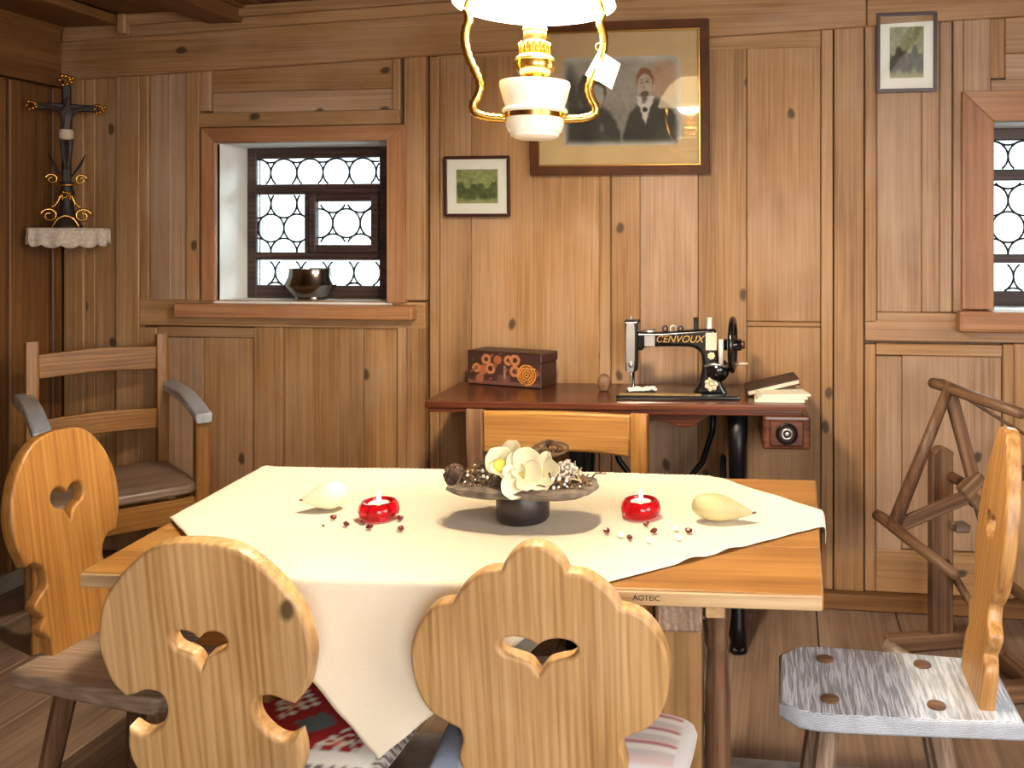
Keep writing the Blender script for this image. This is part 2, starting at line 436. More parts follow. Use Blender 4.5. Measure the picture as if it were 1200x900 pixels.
# right of the middle
wp('stile', 977, 1012, None, None, S, W_WALL); wp('stile', 1013, 1027, None, 378, S, W_WALL)
for a, b_ in ((1027, 1080), (1080, 1101), (1101, 1116)): wp('panel', a, b_, None, 366, PN, W_GREY)
wp('rail', 1027, 1128, 366, 378, S * 0.7, W_WALL, 'X')
wp('stile', 1116, 1128, None, 366, S, W_GREY)
wp('rail', 1013, 1560, 378, 403, S, W_WALL, 'X')
wp('stile', 1013, 1026, 403, None, S * 0.6, W_WALL); wp('rail', 1026, 1174, 403, 417, S * 0.6, W_WALL, 'X')
wp('panel', 1026, 1057, 417, 646, PN, W_GREY); wp('panel', 1057, 1174, 417, 646, PN, W_GREY)
wp('rail', 1026, 1174, 646, None, S * 0.6, W_WALL, 'X')
wp('stile', 1174, 1187, 403, None, S, W_WALL)
wp('panel', 1187, 1290, 403, None, PN, W_WALL); wp('stile', 1290, 1320, 403, None, S, W_WALL); wp('panel', 1320, 1560, 403, None, PN, W_WALL)
# around the second window
wp('stile', 1128, 1160, None, 125, S, W_GREY); wp('panel', 1160, 1178, None, 92, PN, W_WALL)
wp('panel', 1178, 1370, None, 60, PN, W_WALL, 'X'); wp('panel', 1178, 1370, 60, 92, PN, W_GREY, 'X')
wp('rail', 1160, 1370, 92, 125, S, W_GREY, 'X'); wp('stile', 1436, 1470, None, 378, S, W_WALL); wp('panel', 1470, 1560, None, 378, PN, W_WALL)
wp('panel', 1370, 1436, None, 125, PN, W_WALL)
# frieze beam: its lower edge climbs to the right
def zf(xx): return 2.030 + 0.0362 * (xx + 3.0)
def frieze(xa, xb, zlo, zhi, ya, name, mf, ye=3.39):
    b = bmesh.new(); vs = []
    for yy in (ya, ye):
        vs.append([b.verts.new((xx, yy, zz)) for xx, zz in ((xa, zlo(xa)), (xb, zlo(xb)), (xb, zhi(xb)), (xa, zhi(xa)))])
    b.faces.new(vs[0]); b.faces.new(list(reversed(vs[1])))
    for i in range(4): b.faces.new((vs[0][i], vs[0][(i + 1) % 4], vs[1][(i + 1) % 4], vs[1][i]))
    bmesh.ops.recalc_face_normals(b, faces=b.faces)
    bmesh.ops.bevel(b, geom=list(b.edges), offset=0.004, segments=1, affect='EDGES')
    return from_bm(name, b, mf('X'), wall_back)
frieze(XL, 0.28, zf, lambda q: zf(q) + 0.16, 3.366, 'frieze_board', W_WALL); frieze(0.283, XR, zf, lambda q: zf(q) + 0.16, 3.366, 'frieze_board', W_WALL)
frieze(XL, XR, lambda q: zf(q) + 0.162, lambda q: zc(q) + 0.0, 3.372, 'frieze_board', W_WALL)
frieze(-2.74, XR, lambda q: zf(q) + 0.205, lambda q: zc(q) - 0.004, 3.345, 'cornice', W_WALL, 3.37)
box('cornice_block', (-2.715, 3.35, zc(-2.7) - 0.045), (0.04, 0.04, 0.085), W_WALL('Z'), wall_back, 0.008)
bb = struct(box('baseboard_back', ((XL + XR) / 2, 3.375, 0.03), (XR - XL - 0.01, 0.05, 0.06), W_DARK('X'), None, 0.006), 'dark low baseboard under the panelled wall')

# left wall
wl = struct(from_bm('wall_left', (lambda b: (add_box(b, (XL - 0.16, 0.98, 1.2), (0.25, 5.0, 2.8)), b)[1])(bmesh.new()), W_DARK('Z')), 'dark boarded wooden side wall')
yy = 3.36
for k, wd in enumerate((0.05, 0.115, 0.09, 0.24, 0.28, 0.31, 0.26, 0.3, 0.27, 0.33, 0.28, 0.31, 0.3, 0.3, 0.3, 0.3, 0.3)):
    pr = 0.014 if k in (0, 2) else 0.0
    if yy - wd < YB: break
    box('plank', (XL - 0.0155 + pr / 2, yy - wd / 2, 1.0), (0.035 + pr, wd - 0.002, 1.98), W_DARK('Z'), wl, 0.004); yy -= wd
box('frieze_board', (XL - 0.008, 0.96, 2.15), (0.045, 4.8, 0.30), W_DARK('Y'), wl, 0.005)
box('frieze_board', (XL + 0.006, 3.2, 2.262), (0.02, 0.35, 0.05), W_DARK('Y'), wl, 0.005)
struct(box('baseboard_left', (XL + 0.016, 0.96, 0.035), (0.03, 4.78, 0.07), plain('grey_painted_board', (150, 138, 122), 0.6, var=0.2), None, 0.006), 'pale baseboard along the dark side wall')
# right wall and the wall behind the camera (with an opening added for fill light)
wr = struct(from_bm('wall_right', (lambda b: (add_box(b, (XR + 0.1, 0.98, 1.2), (0.2, 5.0, 2.8)), b)[1])(bmesh.new()), W_WALL('Z')), 'boarded pine side wall')
yy = 3.36
while yy > YB + 0.3:
    box('plank', (XR - 0.01, yy - 0.15, 1.15), (0.03, 0.297, 2.3), W_WALL('Z'), wr, 0.004); yy -= 0.30
b = bmesh.new()
for c_, s_ in (((-0.5, YB - 0.1, 0.4), (5.4, 0.15, 0.95)), ((-0.5, YB - 0.1, 2.35), (5.4, 0.15, 0.5)), ((-1.45, YB - 0.1, 1.5), (3.3, 0.15, 1.3)), ((1.95, YB - 0.1, 1.5), (0.3, 0.15, 1.3))): add_box(b, c_, s_)
struct(from_bm('wall_rear', b, W_WALL('X')), 'pine wall behind the viewer with a wide opening added for fill light')

# ------------------------------------------------------------------ leaded windows
GLASS = window_glass('old_window_glass')
LEAD = plain('lead', (46, 44, 46), 0.55, 0.6)
SASH = wood('dark_sash_wood', (40, 28, 26), (66, 48, 44), (92, 72, 66), 'X', 0.5, 1.5, 0.0, 0.2, 0, 0.05)
PAINT = plain('whitewashed_reveal', (232, 230, 224), 0.6, 0, 0.2, 25, 0.06, 6)
def clip_poly(poly, x0, x1, z0, z1):
    for ax, lim, sg in ((0, x0, 1), (0, x1, -1), (1, z0, 1), (1, z1, -1)):
        out = []
        for i in range(len(poly)):
            a, b_ = poly[i - 1], poly[i]; da = (a[ax] - lim) * sg; db = (b_[ax] - lim) * sg
            if da >= 0: out.append(a)
            if da * db < 0:
                t = da / (da - db); out.append((a[0] + (b_[0] - a[0]) * t, a[1] + (b_[1] - a[1]) * t))
        poly = out
        if len(poly) < 3: return []
    return poly
def leaded(parent, x0, x1, z0, z1, Y, r, ox, oz, mode):
    """round crown-glass panes in lead inside one light"""
    cb = bmesh.new()
    rows = int((z1 - z0) / (r * 1.732)) + 3; cols = int((x1 - x0) / (2 * r)) + 3
    for j in range(-1, rows):
        for i in range(-1, cols):
            cx = x0 + ox + (2 * i + (j % 2)) * r; cz = z0 + oz + j * r * 1.732
            circ = [(cx + r * math.cos(math.pi * 2 * k / 28), cz + r * math.sin(math.pi * 2 * k / 28)) for k in range(28)]
            p = clip_poly(circ, x0, x1, z0, z1)
            if len(p) < 3: continue
            ar = abs(sum(p[k - 1][0] * p[k][1] - p[k][0] * p[k - 1][1] for k in range(len(p)))) / 2
            if ar < 0.0004: continue
            pb = bmesh.new(); f0 = [pb.verts.new((q[0], Y - 0.001, q[1])) for q in p]; f1 = [pb.verts.new((q[0], Y + 0.0015, q[1])) for q in p]
            pb.faces.new(f0); pb.faces.new(list(reversed(f1)))
            for k in range(len(p)): pb.faces.new((f0[k - 1], f0[k], f1[k], f1[k - 1]))
            from_bm('pane', pb, GLASS, parent)
            run = []
            for k in range(29):
                q = circ[k % 28]
                if x0 <= q[0] <= x1 and z0 <= q[1] <= z1: run.append((q[0], Y, q[1]))
                else:
                    if len(run) > 1: add_tube(cb, run, 0.0044, 5)
                    run = []
            if len(run) > 1: add_tube(cb, run, 0.0044, 5)
            # short lead ties between the roundels
            for an in (30, 90, 150, 210, 270, 330):
                pass
    from_bm('lead_came', cb, LEAD, parent)
    pb = bmesh.new(); add_box(pb, ((x0 + x1) / 2, Y + 0.004, (z0 + z1) / 2), (x1 - x0, 0.002, z1 - z0))
    from_bm('backing_pane', pb, GLASS, parent)
def build_window(name, q, label, cw=0.062):
    x0, x1, z0, z1 = q; Yf = 3.60
    root = bpy.data.objects.new(name, None); C.objects.link(root); struct(root, label)
    # reveal boards
    box('reveal', (x0 - 0.008, 3.50, (z0 + z1) / 2), (0.016, 0.235, z1 - z0 + 0.03), PAINT, root, 0.001)
    box('reveal', (x1 + 0.008, 3.50, (z0 + z1) / 2), (0.016, 0.235, z1 - z0 + 0.03), PAINT, root, 0.001)
    box('reveal', ((x0 + x1) / 2, 3.50, z1 + 0.008), (x1 - x0, 0.235, 0.016), PAINT, root, 0.001)
    box('inner_sill', ((x0 + x1) / 2, 3.50, z0 - 0.011), (x1 - x0, 0.24, 0.022), PAINT, root, 0.002)
    # frame and bars
    def bar(nm, xa, xb, za, zb, ya=3.585, yb=3.625): return box(nm, ((xa + xb) / 2, (ya + yb) / 2, (za + zb) / 2), (xb - xa, yb - ya, zb - za), SASH, root, 0.003)
    wd, ht = x1 - x0, z1 - z0; fr = 0.036
    X = lambda t: x0 + wd * t
    Z = lambda t: z1 - ht * t
    bar('frame_stile', x0, x0 + 0.042, z0, z1); bar('frame_stile', x1 - 0.135, x1, z0, z1)
    bar('frame_rail', x0 + 0.042, x1 - 0.135, z1 - 0.045, z1); bar('frame_rail', x0 + 0.042, x1 - 0.135, z0, z0 + 0.055)
    xi0, xi1 = x0 + 0.042, x1 - 0.135; zi0, zi1 = z0 + 0.055, z1 - 0.045
    t1 = zi1 - 0.112; t2 = zi1 - 0.155; t3 = zi0 + 0.108; t4 = zi0 + 0.142
    bar('transom', xi0, xi1, t2, t1, 3.578); bar('transom', xi0, xi1, t3, t4, 3.578)
    xm = xi0 + 0.222
    top = bar('mullion', xm, xm + 0.03, t4, t2)
    g = bpy.data.objects.new('upper_light', None); C.objects.link(g); g.parent = root
    leaded(g, xi0, xi1, t1, zi1, Yf, 0.060, 0.0, 0.05, 0)
    g = bpy.data.objects.new('fixed_light', None); C.objects.link(g); g.parent = root
    leaded(g, xi0, xm, t4, t2, Yf, 0.060, 0.0, 0.0, 0)
    g = bpy.data.objects.new('small_sash', None); C.objects.link(g); g.parent = root
    xs0, xs1 = xm + 0.03, xi1
    for a_, b_, c_, d_ in ((xs0, xs0 + 0.03, t4, t2), (xs1 - 0.03, xs1, t4, t2), (xs0 + 0.03, xs1 - 0.03, t4, t4 + 0.032), (xs0 + 0.03, xs1 - 0.03, t2 - 0.032, t2)):
        box('sash_bar', ((a_ + b_) / 2, 3.585, (c_ + d_) / 2), (b_ - a_, 0.035, d_ - c_), SASH, g, 0.003)
    cx = (xs1 - xs0 - 0.06) / 2; czz = (t2 - t4 - 0.064) / 2
    leaded(g, xs0 + 0.03, xs1 - 0.03, t4 + 0.032, t2 - 0.032, Yf, 0.062, cx - 0.062, czz - 0.062 * 1.732, 1)
    g = bpy.data.objects.new('lower_light', None); C.objects.link(g); g.parent = root
    leaded(g, xi0, xi1, zi0, t3, Yf, 0.060, 0.02, 0.055, 0)
    # casing boards, mitred
    ca, cb_ = 3.366, 3.402
    def casing(pts, ax):
        b2 = bmesh.new(); f0 = [b2.verts.new((p[0], ca, p[1])) for p in pts]; f1 = [b2.verts.new((p[0], cb_, p[1])) for p in pts]
        b2.faces.new(f0); b2.faces.new(list(reversed(f1)))
        for k in range(4): b2.faces.new((f0[k - 1], f0[k], f1[k], f1[k - 1]))
        bmesh.ops.recalc_face_normals(b2, faces=b2.faces)
        bmesh.ops.bevel(b2, geom=list(b2.edges), offset=0.003, segments=1, affect='EDGES')
        from_bm('casing', b2, W_CASE(ax), root)
    cr = 0.075
    casing([(x0 - cw, z0), (x0, z0), (x0, z1), (x0 - cw, z1 + cw)], 'Z')
    casing([(x1, z0), (x1 + cr, z0), (x1 + cr, z1 + cw), (x1, z1)], 'Z')
    casing([(x0, z1), (x1, z1), (x1 + cr, z1 + cw), (x0 - cw, z1 + cw)], 'X')
    # sill board
    return root
win1 = build_window('window_1', W1, 'small leaded window with roundel panes, white reveal and metal pot on its sill')
win2 = build_window('window_2', W2, 'leaded roundel window cut by the right edge of the view', 0.112)
zs = W1[2]
sx0, sx1 = wxz(168, 360).x, wxz(491, 360).x
box('sill_board', ((sx0 + 0.19 + sx1) / 2, 3.365, zs - 0.037), (sx1 - sx0 - 0.19, 0.075, 0.058), W_CASE('X'), win1, 0.005)
box('sill_board', (W2[0] + 0.36, 3.365, W2[2] - 0.042), (0.98, 0.08, 0.076), W_CASE('X'), win2, 0.014, (0, 0, 0), 2)

# ------------------------------------------------------------------ dining table and cloth
TX, TY, TZ, TR = -0.611, 1.814, 0.78, math.radians(3.3)
HX, HY = 0.6725, 0.355
T = thing('dining_table', 'honey pine dining table half covered by a white cloth', 'table', (TX, TY, 0), TR)
def hx(y): return HX + 0.0245 * max(-1, min(1, y / HY))      # the top is a little longer at the back
def quad_board(name, pts, z0, z1, mat, parent):
    b = bmesh.new(); f0 = [b.verts.new((p[0], p[1], z0)) for p in pts]; f1 = [b.verts.new((p[0], p[1], z1)) for p in pts]
    b.faces.new(f1); b.faces.new(list(reversed(f0)))
    for k in range(4): b.faces.new((f0[k - 1], f0[k], f1[k], f1[k - 1]))
    bmesh.ops.recalc_face_normals(b, faces=b.faces)
    bmesh.ops.bevel(b, geom=list(b.edges), offset=0.005, segments=2, affect='EDGES', profile=0.6)
    return from_bm(name, b, mat, parent)
for y0_, y1_ in ((-HY, -0.13), (-0.129, 0.12), (0.121, HY)):
    quad_board('top_board', [(-hx(y0_), y0_), (hx(y0_), y0_), (hx(y1_), y1_), (-hx(y1_), y1_)], TZ - 0.028, TZ, W_HONEY('X'), T)
box('edge_lipping', (0, -HY - 0.002, TZ - 0.014), (2 * hx(-HY) - 0.006, 0.005, 0.024), wood('pale_edge', (150, 120, 84), (186, 156, 116), (206, 180, 142), 'X', 0.5, 1.3, 0.1, 0.2, 0, 0.02), T, 0.002)
text_mesh('stamp', 'AOTEIC', 0.013, plain('burnt_mark', (50, 36, 24), 0.8), T, (0.355, -HY - 0.0048, TZ - 0.013), (math.radians(90), 0, 0), 0.0003)
for s in (-1, 1):
    lx = s * 0.405
    box('cleat', (lx, 0, TZ - 0.060), (0.080, 0.62, 0.064), W_WORN('Y'), T, 0.006)
    bp_ = plate('leg', [spline([(-0.036, 0.05, 1), (-0.036, 0.69, 1), (0.036, 0.69, 1), (0.036, 0.16), (0.030, 0.10), (0.012, 0.05, 1)], 4)], 0.05, wood('leg_board', (104, 74, 42), (150, 114, 70), (176, 142, 98), 'Z', 0.5, 1, 0.1, 0.2, 0), T, (lx, -0.20, 0), bev=0.004, plane='XZ')
    lathe('leg', [(0, 0.05), (0.030, 0.05), (0.032, 0.09), (0.024, 0.14), (0.026, 0.30), (0.025, 0.46), (0.020, 0.55), (0.026, 0.565), (0.022, 0.58), (0.027, 0.62), (0.027, 0.70), (0, 0.70)], W_BROWN('Z'), T, (lx + 0.062 * s, -0.06, 0), seg=20)
    lathe('leg', [(0, 0.05), (0.030, 0.05), (0.032, 0.09), (0.024, 0.14), (0.026, 0.30), (0.025, 0.46), (0.020, 0.55), (0.026, 0.565), (0.022, 0.58), (0.027, 0.62), (0.027, 0.70), (0, 0.70)], W_BROWN('Z'), T, (lx, 0.20, 0), seg=20)
    box('peg', (lx + 0.062 * s, -0.245, TZ - 0.056), (0.034, 0.05, 0.050), W_CHAIR('Y'), T, 0.002)
    box('foot', (lx, 0, 0.028), (0.085, 0.62, 0.056), W_BROWN('Y'), T, 0.01)
box('stretcher', (0, 0.05, 0.16), (0.80, 0.045, 0.07), W_BROWN('X'), T, 0.006)
box('drawer', (-0.33, -0.12, TZ - 0.095), (0.30, 0.32, 0.13), W_HONEY('X'), T, 0.004)

# tablecloth: a square laid cornerwise, its corners falling over the table's edges
Minv = Matrix.Translation((TX, TY, 0)) @ Matrix.Rotation(TR, 4, 'Z'); Mi = Minv.inverted()
Rc = Vector((0.125, 1.900, 0)); Fc = Vector((-0.672, 1.150, 0)); Lc = Fc + Vector((-0.88, 0.812, 0)); Bc = Lc + (Rc - Fc)
NG = 150; bm = bmesh.new(); grid = []
for j in range(NG + 1):
    row = []
    for i in range(NG + 1):
        u, v = i / NG, j / NG
        p = Fc + (Rc - Fc) * u + (Lc - Fc) * v
        q = Mi @ p
        e = min(u, v, 1 - u, 1 - v)
        wv_ = 0.004 * noise.noise((p.x * 3.1, p.y * 3.1, 4.0)) * (1 if e > 0.03 else 1.6)
        rip = 0.006 * max(0, 1 - e / 0.05) * noise.noise((p.x * 17, p.y * 17, 1.0))
        x_, y_ = q.x, q.y; HXq = hx(y_); ox = max(abs(x_) - HXq, 0); oy = max(abs(y_) - HY, 0)
        z = TZ + 0.0035 + max(wv_, -0.001) * 0.8 + max(rip, -0.001)
        if e < 0.028: z += 0.0008
        drop = math.hypot(ox, oy)
        if drop > 0:
            rr = 0.014; a = min(drop / rr, math.pi / 2)
            out = rr * math.sin(a) * 0.6 + 0.004; dn = rr * (1 - math.cos(a)) + max(drop - rr * math.pi / 2, 0)
            fl_ = 0.010 * noise.noise((p.x * 6, p.y * 6, 9.0)) * min(1, drop / 0.1) + 0.03 * max(drop - 0.05, 0)
            sx_ = math.copysign(1, x_); sy_ = math.copysign(1, y_)
            if ox > 0: x_ = sx_ * (HXq + (out + abs(fl_)) * ox / drop)
            if oy > 0: y_ = sy_ * (HY + (out + abs(fl_)) * oy / drop)
            z -= dn
        row.append(bm.verts.new((x_, y_, z)))
    grid.append(row)
for j in range(NG):
    for i in range(NG): bm.faces.new((grid[j][i], grid[j][i + 1], grid[j + 1][i + 1], grid[j + 1][i]))
CLOTH = plain('cream_linen', (232, 222, 200), 0.85, 0, 0.35, 420, 0.035, 3.0, 0.2)
cl = from_bm('tablecloth', bm, CLOTH, None, (TX, TY, 0), (0, 0, TR), True)
sm = cl.modifiers.new('thick', 'SOLIDIFY'); sm.thickness = 0.0016; sm.offset = 1
tag(cl, 'cream white linen cloth laid cornerwise over the dining table', 'tablecloth')

# ------------------------------------------------------------------ board chairs
def heart(cx, cz, s, sz=None):
    sz = sz or s
    H = [(0, 0.28, 1), (0.22, 0.50), (0.55, 0.60), (0.88, 0.48), (1.0, 0.18), (0.86, -0.16), (0.50, -0.34), (0.22, -0.52), (0, -1.0, 1)]
    pts = H + [(-p[0],) + p[1:] for p in reversed(H[1:-1])]
    return [(cx + p[0] * s, cz + p[1] * sz) for p in spline(pts, 5)]
def board_chair(name, label, loc, rotz, half, hole, seat, seat_z, yb, lean, mback, mseat, mleg, legs, th=0.030, group=None, tenons=False, seat_ax='Y'):
    r = thing(name, label, 'chair', loc, rotz, group)
    so = plate('seat', [spline(seat, 4)], 0.036, mseat(seat_ax), r, (0, 0, seat_z - 0.018), bev=0.008)
    out = spline(mirror_half(half), 5)
    loops = [[(p[0], p[1]) for p in out]] + ([hole] if hole else [])
    plate('backrest', loops, th, mback('Z'), r, (0, yb, seat_z), (lean, 0, 0), bev=0.006, plane='XZ', res=3)
    for lx, ly, sx_, sy_ in legs:
        tube('leg', [(lx + sx_, ly + sy_, 0.0), (lx + sx_ * 0.5, ly + sy_ * 0.5, seat_z * 0.5), (lx, ly, seat_z - 0.03)], [0.018, 0.021, 0.023], mleg('Z'), r, 8, smooth=False)
        if tenons: lathe('leg_tenon', [(0, -0.004), (0.019, -0.004), (0.018, 0.0035), (0.012, 0.005), (0, 0.005)], W_BROWN('Y'), r, (lx, ly, seat_z), seg=14)
    return r
SEAT = [(-0.16, -0.22, 1), (0.16, -0.22, 1), (0.205, 0.10), (0.20, 0.17), (0.13, 0.21, 1), (-0.13, 0.21, 1), (-0.20, 0.17), (-0.205, 0.10)]
LEGS = [(0.11, 0.12, 0.06, 0.06), (-0.11, 0.12, -0.06, 0.06), (0.10, -0.13, 0.05, -0.06), (-0.10, -0.13, -0.05, -0.06)]
# cloud-shaped chair in front
k_ = 0.000463
hc = [(0, 97), (50, 108), (95, 150), (114, 188, 1), (180, 200), (248, 250), (290, 310, 1), (355, 330), (412, 390), (447, 480), (452, 560), (432, 660), (385, 735), (292, 788, 1), (284, 830), (300, 900), (270, 980), (200, 1061, 1)]
half_c = [(p[0] * k_, 0.448 - (p[1] - 97) * k_ * 1.01) + tuple(p[2:]) for p in hc]
board_chair('board_chair', 'pine chair with cloud-shaped scalloped back and wide heart cutout, front centre', (-0.402, 1.615, 0), math.radians(2), half_c,
            heart(0.0, 0.268, 0.064, 0.040), SEAT, 0.45, -0.185, math.radians(9), W_CHAIR, W_WORN, W_BROWN, LEGS)
# round-backed chair, front left
kx, kz = 0.000470, 0.000462
hl = [(0, 88), (120, 102), (205, 150), (285, 230), (345, 320), (372, 430), (372, 500), (345, 600), (300, 656, 1), (270, 648), (220, 630), (172, 642), (156, 690), (170, 740), (210, 782), (255, 798), (302, 772, 1), (312, 850), (290, 930), (200, 1061, 1)]
half_l = [(p[0] * kx, 0.465 - (p[1] - 88) * kz * 1.02) + tuple(p[2:]) for p in hl]
board_chair('board_chair', 'pine chair with round back, scooped waist and small heart cutout, front left', (-0.925, 1.545, 0), math.radians(3), half_l,
            heart(-0.008, 0.292, 0.046, 0.040), SEAT, 0.44, -0.19, math.radians(9), W_CHAIR, W_WORN, W_BROWN, LEGS)
# oval-backed chair at the left end
half_o = [(0, 0.475), (0.085, 0.462), (0.145, 0.41), (0.178, 0.34), (0.180, 0.27), (0.155, 0.205, 1), (0.125, 0.205), (0.100, 0.18), (0.100, 0.15), (0.125, 0.135, 1), (0.145, 0.115), (0.120, 0.085, 1), (0.135, 0.062), (0.108, 0.035, 1), (0.105, -0.01, 1)]
board_chair('board_chair', 'honey brown chair with oval heart-pierced back at the left table end', (-1.395, 1.825, 0), math.radians(-92), [(q[0] * 0.80,) + tuple(q[1:]) for q in half_o],
            heart(0.0, 0.318, 0.044, 0.050), SEAT, 0.46, -0.20, math.radians(8), W_HONEY, W_WORN, W_BROWN, LEGS)
# chair at the right end, grey scrubbed seat
half_r = [(0, 0.535), (0.030, 0.525), (0.060, 0.48), (0.092, 0.40), (0.105, 0.32), (0.095, 0.24), (0.074, 0.205, 1), (0.060, 0.19), (0.066, 0.165, 1), (0.090, 0.14), (0.070, 0.10, 1), (0.088, 0.07), (0.092, -0.01, 1)]
SEAT_R = [(-0.13, -0.225, 1), (0.13, -0.225, 1), (0.152, 0.12), (0.147, 0.19, 1), (0.10, 0.235, 1), (-0.10, 0.235, 1), (-0.135, 0.20, 1), (-0.145, 0.12)]
LEGS_R = [(0.085, 0.135, 0.05, 0.06), (-0.085, 0.135, -0.05, 0.06), (0.085, -0.07, 0.05, -0.07), (-0.085, -0.07, -0.05, -0.07)]
board_chair('board_chair', 'wooden chair with grey scrubbed seat and pierced pointed back, right of table', (0.214, 1.893, 0), math.radians(91), half_r,
            heart(0.0, 0.33, 0.035, 0.045), SEAT_R, 0.452, -0.165, math.radians(7), W_AGED, W_SEATG, W_WORN, LEGS_R, tenons=True, seat_ax='X')

# cushions on the two front chairs
def cushion(name, label, loc, rotz, wd, dp, ht, fn, nx=64, ny=56):
    vs, fs, cs = [], [], []
    for top in (1, 0):
        for j in range(ny + 1):
            for i in range(nx + 1):
                u, v = i / nx, j / ny; a, b_ = 2 * u - 1, 2 * v - 1
                e = max(0.0, (1 - abs(a) ** 5) * (1 - abs(b_) ** 5)) ** 0.45
                rr = 1 - 0.06 * (a * a * b_ * b_)
                vs.append((a * wd / 2 * rr, b_ * dp / 2 * rr, ht * (0.35 + 0.65 * e) if top else ht * 0.30 * (1 - e)))
                cs.append(fn(u, v) if top else (225, 220, 210))
    n1 = (nx + 1) * (ny + 1)
    for j in range(ny):
        for i in range(nx):
            a = j * (nx + 1) + i; q = (a, a + 1, a + nx + 2, a + nx + 1)
            fs.append(q); fs.append(tuple(n1 + z for z in reversed(q)))
    for i in range(nx):
        fs.append((i, n1 + i, n1 + i + 1, i + 1)); a = ny * (nx + 1) + i; fs.append((a, a + 1, n1 + a + 1, n1 + a))
    for j in range(ny):
        a = j * (nx + 1); fs.append((a, a + nx + 1, n1 + a + nx + 1, n1 + a)); a += nx; fs.append((a, n1 + a, n1 + a + nx + 1, a + nx + 1))
    me = bpy.data.meshes.new(name); me.from_pydata(vs, [], fs)
    at = me.color_attributes.new('print', 'FLOAT_COLOR', 'POINT')
    for k, c in enumerate(cs): at.data[k].color = lin(c)
    m = MATS.get('woven')
    if not m:
        m, nt, b = nodes_mat('woven_cushion_cover'); a = nt.nodes.new('ShaderNodeAttribute'); a.attribute_name = 'print'
        nt.links.new(a.outputs['Color'], b.inputs['Base Color']); b.inputs['Roughness'].default_value = 0.9
        nz = nt.nodes.new('ShaderNodeTexNoise'); nz.inputs['Scale'].default_value = 300; bp = nt.nodes.new('ShaderNodeBump'); bp.inputs['Strength'].default_value = 0.5; bp.inputs['Distance'].default_value = 0.002
        nt.links.new(nz.outputs['Fac'], bp.inputs['Height']); nt.links.new(bp.outputs['Normal'], b.inputs['Normal']); MATS['woven'] = m
    o = new_obj(name, me, m, None, loc, (0, 0, rotz), True)
    return tag(o, label, 'cushion')
def kelim(u, v):
    e = min(u, 1 - u, v, 1 - v)
    if e < 0.045: return (86, 70, 70) if (int(u * 40) + int(v * 40)) % 2 else (206, 198, 190)
    if e < 0.12: return (224, 222, 212)
    if e < 0.16: return (196, 196, 190) if (int(u * 26) + int(v * 26)) % 2 else (150, 30, 34)
    a = (u * 3.2) % 1 - 0.5; b_ = (v * 3.2) % 1 - 0.5; d = abs(a) + abs(b_) * 0.8
    st = int(u * 3.2) + int(v * 3.2)
    d += 0.05 * (int(abs(a) * 20) % 2)
    if d < 0.10: return (220, 120, 100)
    if d < 0.17: return (236, 214, 190)
    if 0.25 < d < 0.34 and st % 2 == 0: return (226, 226, 214)
    if d > 0.66: return (96, 110, 112)
    return (160, 26, 32)
def stripes(u, v):
    e = min(u, 1 - u, v, 1 - v)
    if u < 0.14 and v < 0.9: return (150, 164, 186)
    if e < 0.05: return (206, 202, 200)
    s = (v * 9) % 1
    if s < 0.30: return (214, 208, 202)
    if s < 0.45: return (158, 92, 96)
    if s < 0.70: return (204, 180, 176)
    return (188, 180, 178)
cushion('seat_cushion', 'red and white woven carpet-pattern cushion on the front left chair', (-0.905, 1.585, 0.4385), math.radians(3), 0.44, 0.39, 0.055, kelim)
cushion('seat_cushion', 'pale striped cushion with blue corner on the cloud-backed chair', (-0.395, 1.645, 0.4485), math.radians(2), 0.46, 0.40, 0.06, stripes)

# ------------------------------------------------------------------ armchair in the corner
A = thing('armchair', 'old wooden armchair with two back slats in the left corner', 'armchair', (-2.475, 2.99, 0), math.radians(-130.5))
for s in (-1, 1):
    plate('rear_post', [spline([(-0.26, 0.0, 1), (-0.235, 0.50), (-0.25, 0.98, 1), (-0.205, 0.985, 1), (-0.19, 0.50), (-0.215, 0.0, 1)], 5)], 0.042, W_HONEY('Z'), A, (s * 0.215, 0, 0), plane='YZ', bev=0.005)
    box('front_post', (s * 0.245, 0.235, 0.355), (0.046, 0.05, 0.71), W_HONEY('Z'), A, 0.005)
    plate('armrest', [spline([(-0.225, 0.755, 1), (-0.225, 0.795, 1), (0.05, 0.785), (0.29, 0.735, 1), (0.29, 0.700, 1), (0.05, 0.745)], 5)], 0.055, W_SEATG('Y'), A, (s * 0.242, 0, 0), plane='YZ', bev=0.008)  # pale blue of the arms is window sheen put into the colour
for z0_, z1_, yy_ in ((0.845, 0.935, -0.228), (0.610, 0.690, -0.217)):
    plate('back_slat', [spline([(-0.195, z0_, 1), (0, z0_ + 0.008), (0.195, z0_, 1), (0.195, z1_, 1), (0, z1_ + 0.010), (-0.195, z1_, 1)], 6)], 0.024, W_HONEY('X'), A, (0, yy_, 0), plane='XZ', bev=0.004)
plate('seat', [spline([(-0.23, -0.21, 1), (0.23, -0.21, 1), (0.235, 0.18), (0.215, 0.25), (0.15, 0.27), (-0.15, 0.27), (-0.215, 0.25), (-0.235, 0.18)], 4)], 0.034, W_WORN('X'), A, (0, 0, 0.463), bev=0.008)
box('seat_rail', (0, 0.235, 0.385), (0.444, 0.026, 0.085), W_HONEY('X'), A, 0.003)
for s in (-1, 1): box('seat_rail', (s * 0.225, 0.0, 0.40), (0.024, 0.42, 0.06), W_HONEY('Y'), A, 0.003)
box('stretcher', (0, 0.235, 0.14), (0.444, 0.022, 0.05), W_HONEY('X'), A, 0.003)

